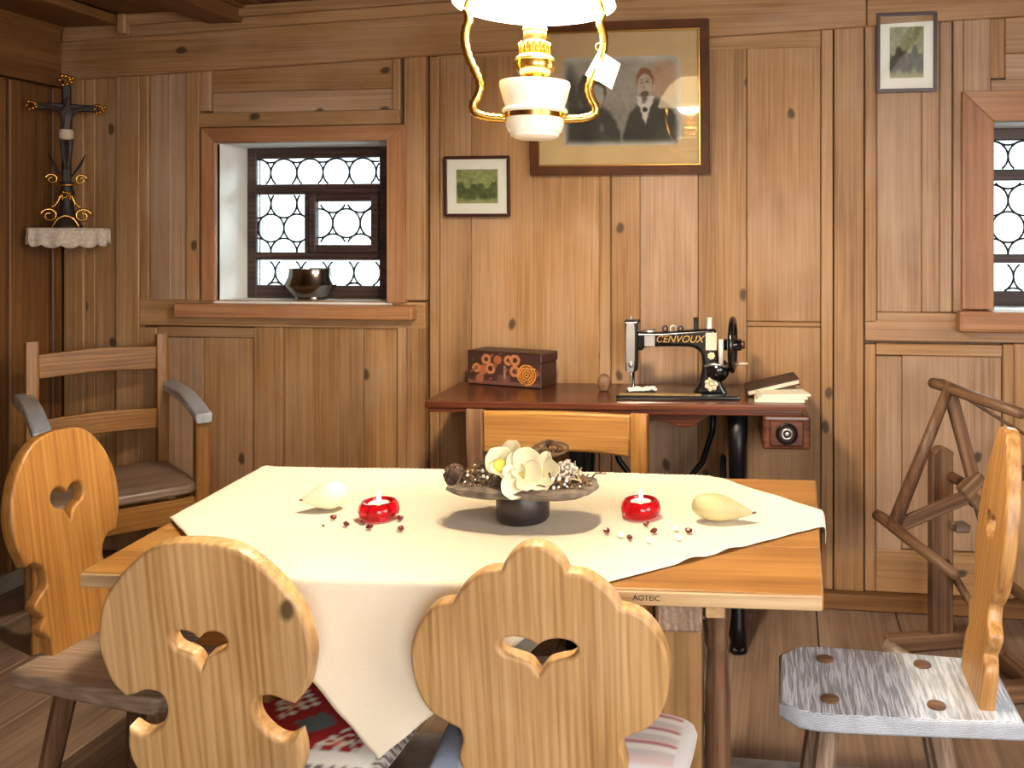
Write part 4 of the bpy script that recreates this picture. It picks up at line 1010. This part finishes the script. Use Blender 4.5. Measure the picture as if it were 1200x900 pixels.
def portrait(u, v):
    # two head-and-shoulder figures in grey wash on a clouded ground
    n_ = noise.noise((u * 6, v * 5, 0.3)) * 20 + noise.noise((u * 30, v * 24, 0.8)) * 12
    c = [136 + n_ + 30 * v, 130 + n_ + 28 * v, 120 + n_ + 26 * v]
    def blend(col, k):
        k = max(0.0, min(1.0, k)); k = k * k * (3 - 2 * k)
        for i in range(3): c[i] += (col[i] + n_ * 0.8 - c[i]) * k
    du, dv = 0.012 * noise.noise((u * 18, v * 18, 5)), 0.02 * noise.noise((u * 16, v * 16, 9))
    def ell(cx, cy, rx, ry, soft): return (1 - math.sqrt(((u + du - cx) / rx) ** 2 + ((v + dv - cy) / ry) ** 2)) / soft
    blend((178, 142, 116), ell(0.88, 0.72, 0.22, 0.28, 0.5))
    blend((70, 68, 62), ell(0.05, 0.45, 0.16, 0.55, 0.6))
    # woman, left: dark dress and hair
    blend((52, 50, 46), ell(0.25, 0.02, 0.26, 0.48, 0.14)); blend((68, 60, 50), ell(0.25, 0.62, 0.135, 0.23, 0.22))
    blend((166, 162, 154), ell(0.285, 0.565, 0.080, 0.15, 0.25)); blend((150, 146, 138), ell(0.30, 0.43, 0.035, 0.04, 0.5)); blend((104, 98, 90), ell(0.33, 0.20, 0.03, 0.08, 0.8))
    # man, right: dark jacket, white collar, reddish hair and beard
    blend((46, 44, 40), ell(0.76, -0.02, 0.27, 0.58, 0.12))
    if 0.20 < v < 0.55: blend((204, 198, 188), (0.085 * (v - 0.20) / 0.33 - abs(u + du - 0.70)) / 0.02)
    blend((40, 38, 38), ell(0.70, 0.40, 0.030, 0.035, 0.4))
    blend((136, 84, 56), ell(0.70, 0.725, 0.080, 0.155, 0.18)); blend((184, 168, 152), ell(0.697, 0.66, 0.070, 0.155, 0.20)); blend((180, 160, 146), ell(0.775, 0.65, 0.015, 0.05, 0.5))
    for ex in (0.672, 0.722): blend((112, 96, 84), ell(ex, 0.70, 0.020, 0.018, 0.8)); blend((128, 100, 80), ell(ex, 0.735, 0.026, 0.012, 0.9))
    blend((152, 134, 120), ell(0.697, 0.645, 0.014, 0.05, 0.9)); blend((92, 78, 66), ell(0.697, 0.575, 0.052, 0.034, 0.5)); blend((104, 90, 78), ell(0.697, 0.52, 0.036, 0.06, 0.7))
    e = min(u, 1 - u, v * 0.75, (1 - v) * 0.75) / 0.07; blend((188, 184, 176), 1 - e)
    rc = math.hypot(max(0, abs(u - 0.5) - 0.44) / 0.06, max(0, abs(v - 0.5) - 0.42) / 0.08)
    if rc > 1: return [206, 176, 132]
    return [max(0, min(255, z)) for z in c]
painted_grid('portrait_print', wd * 0.655, ht * 0.585, 140, 110, portrait, print_mat(), r, (0.012, 0.0005, -0.010))

# ------------------------------------------------------------------ corner shelf and crucifix
cs = thing('corner_shelf', 'small wooden corner shelf edged with white lace', 'shelf', (-2.868, 3.238, 1.400), math.radians(45))
plate('board', [spline([(-0.135, -0.01, 1), (-0.125, -0.04), (0, -0.08), (0.125, -0.04), (0.135, -0.01, 1), (0, 0.135, 1)], 5)], 0.014, W_DARK('X'), cs, (0, 0, 0), bev=0.003)
LACE = plain('aged_lace', (196, 182, 166), 0.9, 0, 0.8, 160, 0.12, 90)
bm = bmesh.new(); prev = None
edge = [p for p in smooth_path([(-0.137, -0.01, 0), (-0.127, -0.043, 0), (0, -0.084, 0), (0.127, -0.043, 0), (0.137, -0.01, 0)], 45)]
for k, p in enumerate(edge):
    t = k / (len(edge) - 1); ln = 0.020 + 0.040 * math.sin(math.pi * t) ** 0.7 + 0.012 * abs(math.sin(t * math.pi * 9))
    wob = 0.007 * math.sin(t * 62) + 0.004 * math.sin(t * 31 + 1)
    nrm = Vector((p.x * 0.5, -1, 0)).normalized(); a = []
    for q in range(6):
        z_ = q / 5; a.append(bm.verts.new(Vector((p.x, p.y, 0.010 - (ln + 0.01) * z_)) + nrm * (0.001 + (0.005 + wob) * z_ ** 0.7)))
    if prev:
        for i in range(5): bm.faces.new((prev[i], a[i], a[i + 1], prev[i + 1]))
    prev = a
lc = from_bm('lace_trim', bm, LACE, cs, smooth=True); md = lc.modifiers.new('thick', 'SOLIDIFY'); md.thickness = 0.0015
CG = plain('antique_gold', (206, 154, 70), 0.25, 0.95)
DKW = plain('blackened_wood', (32, 22, 17), 0.6, var=0.2)
cx_ = thing('crucifix', 'dark standing crucifix with gilded arm ends and scroll base on the corner shelf', 'crucifix', (-2.862, 3.222, 1.4075), math.radians(38))
box('upright', (0, 0.004, 0.375), (0.030, 0.018, 0.40), DKW, cx_, 0.004); box('crossbeam', (0, 0.004, 0.485), (0.215, 0.018, 0.028), DKW, cx_, 0.004)
def rosette(parent, c, s):
    b = bmesh.new(); c = Vector(c)
    for k in range(9):
        an = k * 2.399; d = Vector((math.cos(an), -0.3 + 0.2 * math.sin(k), math.sin(an))) * s * (0.35 + 0.55 * ((k * 37) % 10) / 10)
        add_lathe(b, [(0, -s * 0.34), (s * 0.30, -s * 0.1), (s * 0.30, s * 0.14), (0, s * 0.36)], 8, Matrix.Translation(c + d) @ Matrix.Rotation(an, 4, 'Y'))
    from_bm('gilt_finial', b, CG, parent, smooth=True)
rosette(cx_, (0, 0, 0.595), 0.030); rosette(cx_, (0.112, 0, 0.487), 0.024); rosette(cx_, (-0.112, 0, 0.487), 0.024)
# figure: one continuous skinned surface
me = bpy.data.meshes.new('figure')
V = [(0, -0.018, 0.385), (0, -0.020, 0.42), (0, -0.020, 0.455), (0, -0.020, 0.480), (0.004, -0.026, 0.500), (0.006, -0.030, 0.522),
     (0.028, -0.018, 0.472), (0.062, -0.016, 0.484), (0.098, -0.014, 0.496), (-0.028, -0.018, 0.472), (-0.062, -0.016, 0.484), (-0.098, -0.014, 0.496),
     (0.012, -0.020, 0.37), (0.013, -0.030, 0.315), (0.006, -0.018, 0.255), (0.005, -0.026, 0.235), (-0.012, -0.020, 0.37), (-0.011, -0.030, 0.315), (-0.004, -0.018, 0.255), (-0.004, -0.026, 0.235)]
E = [(0, 1), (1, 2), (2, 3), (3, 4), (4, 5), (2, 6), (6, 7), (7, 8), (2, 9), (9, 10), (10, 11), (0, 12), (12, 13), (13, 14), (14, 15), (0, 16), (16, 17), (17, 18), (18, 19)]
Rd = [0.020, 0.018, 0.022, 0.010, 0.012, 0.013, 0.010, 0.008, 0.006, 0.010, 0.008, 0.006, 0.013, 0.010, 0.007, 0.005, 0.013, 0.010, 0.007, 0.005]
me.from_pydata(V, E, [])
fo = new_obj('figure', me, plain('dark_carved_figure', (46, 32, 26), 0.55), cx_)
skm = fo.modifiers.new('skin', 'SKIN'); sv = me.skin_vertices[0].data
for i, rr in enumerate(Rd): sv[i].radius = (rr, rr)
sv[0].use_root = True
sb = fo.modifiers.new('sub', 'SUBSURF'); sb.levels = 1; sb.render_levels = 1
lathe('loincloth', [(0.018, 0.0), (0.025, 0.006), (0.026, 0.026), (0.023, 0.040), (0.019, 0.042)], plain('white_cloth_carving', (196, 180, 160), 0.6, 0, 0.6, 120), cx_, (0, -0.021, 0.352), seg=14)
lathe('pedestal', [(0, 0), (0.052, 0.0), (0.055, 0.012), (0.030, 0.05), (0.022, 0.10), (0.028, 0.14), (0.020, 0.165), (0.026, 0.185), (0, 0.19)], DKW, cx_, seg=16)
def scroll(parent, c, s, flip, r0, turns=1.35, mat=None):
    P = []
    for k in range(22):
        t = k / 21; an = t * turns * 2 * math.pi; rr = s * (1 - 0.72 * t)
        P.append((c[0] + flip * rr * math.cos(an), c[1], c[2] + rr * math.sin(an)))
    tube('scroll', P, [r0 * (1 - 0.4 * k / 21) for k in range(22)], mat or CG, parent, 6)
for s in (-1, 1):
    scroll(cx_, (s * 0.055, -0.035, 0.050), 0.030, s, 0.0055); scroll(cx_, (s * 0.048, -0.02, 0.195), 0.022, s, 0.0045)
    tube('scroll_stem', smooth_path([(s * 0.012, -0.03, 0.11), (s * 0.016, -0.035, 0.135), (s * 0.03, -0.035, 0.10), (s * 0.05, -0.035, 0.082)], 4), 0.004, CG, cx_, 6)
    tube('leaf_ray', [(s * 0.01, 0.0, 0.20), (s * 0.045, 0.005, 0.255), (s * 0.062, 0.005, 0.300)], [0.006, 0.014, 0.003], DKW, cx_, 8, flat=0.4)
tube('arch', smooth_path([(-0.045, -0.052, 0.003), (-0.028, -0.055, 0.035), (0, -0.056, 0.05), (0.028, -0.055, 0.035), (0.045, -0.052, 0.003)], 4), 0.0042, CG, cx_, 6)
tube('band', [(-0.04, -0.03, 0.175), (0, -0.034, 0.172), (0.04, -0.03, 0.175)], 0.004, CG, cx_, 6)
rosette(cx_, (0, -0.032, 0.135), 0.018)

# ------------------------------------------------------------------ metal pot on the sill
p = atY(364, 352, 3.505)
o = lathe('metal_pot', [(0, 0.0), (0.068, 0.0), (0.072, 0.004), (0.070, 0.014), (0.074, 0.02), (0.112, 0.060), (0.113, 0.064), (0.096, 0.098), (0.093, 0.122), (0.094, 0.132), (0.089, 0.132), (0.088, 0.12), (0.091, 0.098), (0.106, 0.063), (0.07, 0.022), (0, 0.018)],
      plain('dark_pewter', (140, 130, 124), 0.16, 1.0, 0.05, 20), None, (p.x, 3.505, W1[2]), seg=40)
o.scale = (0.94, 0.80, 0.99)
tag(o, 'shiny dark metal pot standing on the left window sill', 'pot')

# ------------------------------------------------------------------ things on the table
ZT = TZ + 0.0075
# flower arrangement
pc = atZ(613, 608, ZT); FA = thing('flower_arrangement', 'white flowers and dried twigs on a bark tray over a dark pot', 'flower arrangement', (pc.x, pc.y, ZT))
lathe('pot', [(0, 0), (0.050, 0), (0.054, 0.006), (0.056, 0.056), (0.053, 0.060), (0, 0.060)], plain('dark_ceramic', (42, 34, 34), 0.4), FA, seg=32)
bm = bmesh.new(); ring_t, ring_b = [], []; nn = 44
for k in range(nn):
    an = k * 2 * math.pi / nn
    rx = 0.160 + 0.014 * noise.noise((math.cos(an) * 2, math.sin(an) * 2, 5)) + 0.005 * noise.noise((math.cos(an) * 9, math.sin(an) * 9, 2)); ry = 0.082 + 0.010 * noise.noise((math.cos(an) * 2, math.sin(an) * 2, 8))
    sq = 1.0 / (abs(math.cos(an)) ** 3 + abs(math.sin(an)) ** 3) ** (1 / 3)
    x_, y_ = rx * math.cos(an) * sq * 0.98, ry * math.sin(an) * sq
    ring_t.append((x_, y_)); ring_b.append((x_ * 0.94, y_ * 0.94))
lay = []
for sc_, z_ in ((0.0, 0.074), (0.5, 0.076), (0.85, 0.078), (0.985, 0.075), (1.0, 0.068), (0.93, 0.061), (0.0, 0.060)):
    if sc_ == 0: lay.append([bm.verts.new((0, 0, z_))])
    else: lay.append([bm.verts.new((x_ * sc_, y_ * sc_, z_ + 0.004 * noise.noise((x_ * 40, y_ * 40, z_ * 30)))) for x_, y_ in ring_t])
for a, b_ in zip(lay, lay[1:]):
    for k in range(nn):
        k2 = (k + 1) % nn
        if len(a) == 1: bm.faces.new((a[0], b_[k], b_[k2]))
        elif len(b_) == 1: bm.faces.new((a[k], b_[0], a[k2]))
        else: bm.faces.new((a[k], a[k2], b_[k2], b_[k]))
from_bm('bark_tray', bm, plain('grey_bark', (104, 92, 80), 0.9, 0, 1.0, 90, 0.4, 30), FA)
PET = plain('cream_petal', (240, 232, 196), 0.6, 0, 0.2, 40, 0.04, 20); PETY = plain('yellow_green_petal', (220, 214, 90), 0.6)
def petal_mesh(name, ln, wd, cup, curl):
    vs, fs = [], []; nu, nv = 6, 5
    for i in range(nu + 1):
        t = i / nu; wv2 = wd * math.sin(math.pi * (0.12 + 0.80 * t)) ** 0.8
        for j in range(nv):
            s = j / (nv - 1) * 2 - 1
            vs.append((s * wv2 / 2, ln * t, cup * (s * s) * wv2 + curl * t * t))
    for i in range(nu):
        for j in range(nv - 1):
            a = i * nv + j; fs.append((a, a + 1, a + nv + 1, a + nv))
    me_ = bpy.data.meshes.new(name); me_.from_pydata(vs, [], fs); return me_
def petal(me_, mat, parent, loc, rot):
    o = new_obj('petal', me_, mat, parent, loc, rot, True)
    if not me_.materials: me_.materials.append(mat)
    md = o.modifiers.new('thick', 'SOLIDIFY'); md.thickness = 0.0012
    sb_ = o.modifiers.new('sub', 'SUBSURF'); sb_.levels = 1; sb_.render_levels = 1
    return o
pm_big = petal_mesh('petal', 0.066, 0.066, 0.22, 0.014); pm_mid = petal_mesh('petal', 0.050, 0.050, 0.28, 0.018); pm_sm = petal_mesh('petal', 0.034, 0.032, 0.35, 0.02)
# open white blossoms: broad, unequal, ruffled petals
def ruffled(seed, ln, wd):
    m_ = petal_mesh('petal', ln, wd, 0.10, 0.010)
    for v in m_.vertices: v.co.z += 0.010 * noise.noise((v.co.x * 38 + seed, v.co.y * 38, seed)) * (v.co.y / ln); v.co.x *= 1 + 0.18 * noise.noise((seed, v.co.y * 30, 1))
    return m_
prg = random.Random(5); k = 0
for (fx, fy, fz, tilt, pets) in ((0.012, -0.046, 0.104, 62, ((0, 0.052), (60, 0.060), (118, 0.046), (180, 0.040), (250, 0.058), (305, 0.050), (30, 0.030), (200, 0.028))),
                                 (-0.026, -0.024, 0.112, 46, ((20, 0.046), (85, 0.056), (150, 0.050), (230, 0.040), (300, 0.042), (110, 0.028))),
                                 (0.048, -0.024, 0.106, 56, ((0, 0.048), (70, 0.040), (150, 0.036), (280, 0.050), (320, 0.044)))):
    Mf = Matrix.Translation((fx, fy, fz)) @ Matrix.Rotation(math.radians(tilt), 4, 'X')
    for a, ln in pets:
        k += 1; el = prg.uniform(4, 24) if ln > 0.035 else 45
        M2 = Mf @ Matrix.Rotation(math.radians(a - 90), 4, 'Z') @ Matrix.Rotation(math.radians(el), 4, 'X') @ Matrix.Rotation(prg.uniform(-0.35, 0.35), 4, 'Y')
        petal(ruffled(k * 1.7, ln, ln * prg.uniform(0.85, 1.15)), PET, FA, M2.to_translation(), M2.to_euler())
    lathe('flower_centre', [(0, -0.004), (0.004, 0), (0.003, 0.005), (0, 0.007)], PETY, FA, Mf.to_translation() + Vector((0, -0.003, 0.002)), Mf.to_euler(), 8)
petal(petal_mesh('petal', 0.075, 0.050, -0.30, -0.014), PET, FA, (-0.062, 0.00, 0.128), Euler((math.radians(8), math.radians(-14), math.radians(-80))))
lathe('bud', [(0, -0.02), (0.014, -0.012), (0.018, 0.002), (0.012, 0.016), (0, 0.022)], PETY, FA, (-0.040, -0.028, 0.112), (math.radians(50), 0.3, 0), 14)
TW = plain('dry_twig', (112, 84, 54), 0.8, var=0.3, vscale=40); TWL = plain('straw', (206, 186, 140), 0.8)
rng = random.Random(11)
for k in range(40):
    s = rng.uniform(-1, 1); bx_, by_ = s * 0.135, rng.uniform(-0.05, 0.05)
    a = Vector((bx_, by_, 0.076)); d = Vector((rng.uniform(-1, 1) + s * 0.6, rng.uniform(-0.6, 0.6), rng.uniform(0.15, 0.8))).normalized() * rng.uniform(0.025, 0.055)
    c_ = Vector((rng.uniform(-1, 1), rng.uniform(-1, 1), rng.uniform(-0.5, 1))) * 0.012
    tube('twig', smooth_path([a, a + d * 0.5 + c_, a + d], 3), [0.0024, 0.0022, 0.002, 0.0018, 0.0016, 0.0012, 0.001], TW if k % 3 else TWL, FA, 5)
for k in range(4):
    c0 = Vector((0.038 + 0.010 * k, 0.02, 0.140 + 0.005 * (k % 2)))
    tube('curled_twig', [c0 + Vector((0.022 * math.cos(t * 0.6 + k), 0.006 * math.sin(t + k), 0.013 * math.sin(t * 0.6 + k))) for t in range(12)], 0.0030, TW, FA, 6)
tube('twig', smooth_path([(-0.12, 0.02, 0.078), (-0.075, 0.02, 0.115), (-0.01, -0.01, 0.126), (0.035, 0.015, 0.145)], 4), 0.004, TW, FA, 6)
b = bmesh.new()
for k in range(44):
    an = k * 2.39996; t = k / 43; rr = 0.020 * math.sin(math.pi * (0.15 + 0.8 * t)); z_ = 0.038 * t - 0.02
    add_lathe(b, [(0, -0.0015), (0.0055, 0.0), (0, 0.0035)], 6, Matrix.Translation((rr * math.cos(an), rr * math.sin(an), z_)) @ Matrix.Rotation(an, 4, 'Z') @ Matrix.Rotation(0.7, 4, 'Y'))
add_lathe(b, [(0, -0.02), (0.012, -0.015), (0.016, 0), (0.010, 0.016), (0, 0.022)], 10)
from_bm('pine_cone', b, plain('cone_scales', (76, 54, 40), 0.7, var=0.4, vscale=60), FA, (-0.140, -0.02, 0.092), (math.radians(70), 0, 0.4))
peb = bpy.data.meshes.new('pebble'); b = bmesh.new(); bmesh.ops.create_icosphere(b, subdivisions=1, radius=0.006); b.to_mesh(peb); b.free()
WH = plain('white_pearl', (236, 232, 224), 0.4)
for k in range(30):
    x_ = rng.choice((rng.uniform(-0.12, -0.05), rng.uniform(-0.12, -0.05), rng.uniform(0.06, 0.13))); y_ = rng.uniform(-0.065, 0.04)
    o = new_obj('pebble', peb, WH, FA, (x_, y_, 0.081 + rng.uniform(0, 0.022)), (rng.random(), rng.random(), 0), True); s = rng.uniform(0.35, 0.85); o.scale = (s, s, s)
# frothy dried blossom and moss, too fine to count
def froth(name, mat, n_, cxx, rx_, ry_, z0_, hg, yo):
    b = bmesh.new()
    for k in range(n_):
        an = rng.uniform(0, 6.283); q = rng.random() ** 0.6
        add_lathe(b, [(0, -0.003), (0.0035, 0.0), (0, 0.003)], 4, Matrix.Translation((cxx + rx_ * q * math.cos(an), yo + ry_ * q * math.sin(an), z0_ + hg * (1 - q * q) * rng.uniform(0.1, 1.0))) @ Matrix.Rotation(an, 4, 'X'))
    o = from_bm(name, b, mat, FA); o['kind'] = 'stuff'
MOSS = plain('brown_moss', (120, 94, 66), 0.9, var=0.5, vscale=80)
froth('dried_blossom', MOSS, 300, -0.085, 0.055, 0.055, 0.076, 0.040, 0); froth('dried_blossom', MOSS, 260, 0.090, 0.055, 0.055, 0.076, 0.028, 0)
froth('white_statice', plain('off_white_bloom', (226, 216, 196), 0.8), 260, 0.086, 0.036, 0.030, 0.092, 0.030, 0.012)

# red glass candle holders
RED = nodes_mat('red_glass'); RG = RED[0]; rb_ = RED[2]
rb_.inputs['Base Color'].default_value = lin((226, 26, 44)); rb_.inputs['Roughness'].default_value = 0.05; rb_.inputs['Transmission Weight'].default_value = 0.8; rb_.inputs['IOR'].default_value = 1.45
WAX = plain('white_wax', (248, 240, 224), 0.4, Subsurface_Weight=0.0)
FLAME = emit('candle_flame', (255, 222, 160), 9.0)
def candle(label, px, py):
    p = atZ(px, py, ZT); r = thing('candle_holder', label, 'candle holder', (p.x, p.y, ZT), 0, 'red glass candle holders')
    lathe('glass_dish', [(0, 0), (0.034, 0.0), (0.040, 0.006), (0.042, 0.016), (0.039, 0.028), (0.034, 0.034), (0.0285, 0.034), (0.026, 0.026), (0.026, 0.010), (0, 0.008)], RG, r, seg=36)
    lathe('tealight', [(0, 0.0095), (0.021, 0.0095), (0.0215, 0.030), (0.020, 0.030), (0.0195, 0.027), (0, 0.0265)], WAX, r, seg=28)
    tube('wick', [(0, 0, 0.026), (0.001, 0, 0.034)], 0.0010, plain('black_thread', (28, 22, 20), 0.8), r, 6)
    lathe('flame', [(0, 0.032), (0.0035, 0.036), (0.0042, 0.041), (0.0025, 0.049), (0, 0.056)], FLAME, r, seg=12)
candle('red glass tealight dish left of the flower arrangement', 444, 606)
candle('red glass tealight dish between the flowers and the right pear', 751, 604)
# pears
PEAR = plain('pale_pear_skin', (186, 174, 126), 0.5, 0, 0.15, 60, 0.10, 14); PEARL = plain('cream_pear_skin', (234, 228, 196), 0.5, 0, 0.15, 60, 0.06, 14)
def pear(label, px, py, yaw, ln, rad, mat, pitch=0.0):
    p = atZ(px, py, ZT); r = thing('pear', label, 'pear', (p.x, p.y, ZT + rad * 0.97), yaw)
    pr = [(0, -0.36), (0.45, -0.34), (0.80, -0.22), (1.0, -0.02), (0.95, 0.14), (0.74, 0.30), (0.46, 0.46), (0.28, 0.58), (0.16, 0.635), (0, 0.645)]
    b = bmesh.new(); add_lathe(b, [(q[0] * rad, q[1] * ln) for q in pr], 28)
    o = from_bm('fruit', b, mat, r, (0, 0, 0), (0, math.radians(90) + pitch, 0), True)
    sb_ = o.modifiers.new('sub', 'SUBSURF'); sb_.levels = 1; sb_.render_levels = 1
    tube('stem', [(ln * 0.63, 0, -math.sin(pitch) * ln * 0.63), (ln * 0.70, 0.003, -math.sin(pitch) * ln * 0.66 + 0.001)], [0.0025, 0.002], TW, r, 6)
pear('pale green pear lying near the right table edge, tip to the right', 836, 610, math.radians(4), 0.125, 0.029, PEAR, math.radians(8))
pear('cream pear lying left of the left candle dish', 389, 596, math.radians(206), 0.092, 0.031, PEARL, math.radians(6))
# dried berries and pearls strewn on the cloth
bmn = bmesh.new(); bmesh.ops.create_icosphere(bmn, subdivisions=1, radius=0.0075)
for v in bmn.verts: v.co *= 1 + 0.35 * noise.noise(v.co * 160); v.co.z *= 0.75
bmm = bpy.data.meshes.new('berry'); bmn.to_mesh(bmm); bmn.free(); BERRY = plain('dark_red_berry', (96, 18, 14), 0.35, var=0.3, vscale=90); bmm.materials.append(BERRY)
def strew(lst, name, me_, cat, grp):
    for k, (px, py, sc, label) in enumerate(lst):
        p = atZ(px, py, ZT); o = new_obj(name, me_, None, None, (p.x, p.y, ZT + 0.004 * sc), (0, 0, k * 1.3)); o.scale = (sc * (1 + 0.2 * math.sin(k * 5)), sc, sc); tag(o, label, cat, grp)
strew([(391, 608, 1, 'dark red berry lying just in front of the cream pear'), (406, 616, 1, 'dark red berry between the cream pear and the left candle dish'),
       (426, 613, 1, 'dark red berry touching the left foot of the left candle dish'), (433, 619, 1, 'dark red berry lying right in front of the left candle dish'),
       (469, 609, 1, 'rear one of the two berries right of the left candle dish'), (470, 621, 1, 'front one of the two berries right of the left candle dish'),
       (379, 617, 0.45, 'smallest dark berry, leftmost of those on the cloth')], 'dried_berry', bmm, 'berry', 'berries by the left candle')
strew([(711, 624, 1, 'dark red berry nearest the shadow of the flower tray'), (738, 632, 1, 'dark red berry lying foremost between two white beads'),
       (757, 616, 1, 'dark red berry right in front of the right candle dish'), (766, 624, 1, 'dark red berry second in front of the right candle dish'),
       (807, 624, 1, 'dark red berry just left of the pale green pear')], 'dried_berry', bmm, 'berry', 'berries by the right candle')
pbm = bpy.data.meshes.new('pearl'); b = bmesh.new(); bmesh.ops.create_icosphere(b, subdivisions=2, radius=0.0065); b.to_mesh(pbm); b.free(); pbm.materials.append(WH)
strew([(727, 629, 1, 'leftmost white bead, beside the berry near the flower tray'), (760, 635, 1, 'foremost white bead below the right candle dish'),
       (792, 621, 1, 'rear one of two white beads left of the pale green pear'), (795, 632, 1, 'front one of two white beads left of the pale green pear')], 'white_bead', pbm, 'bead', 'white beads on the cloth')
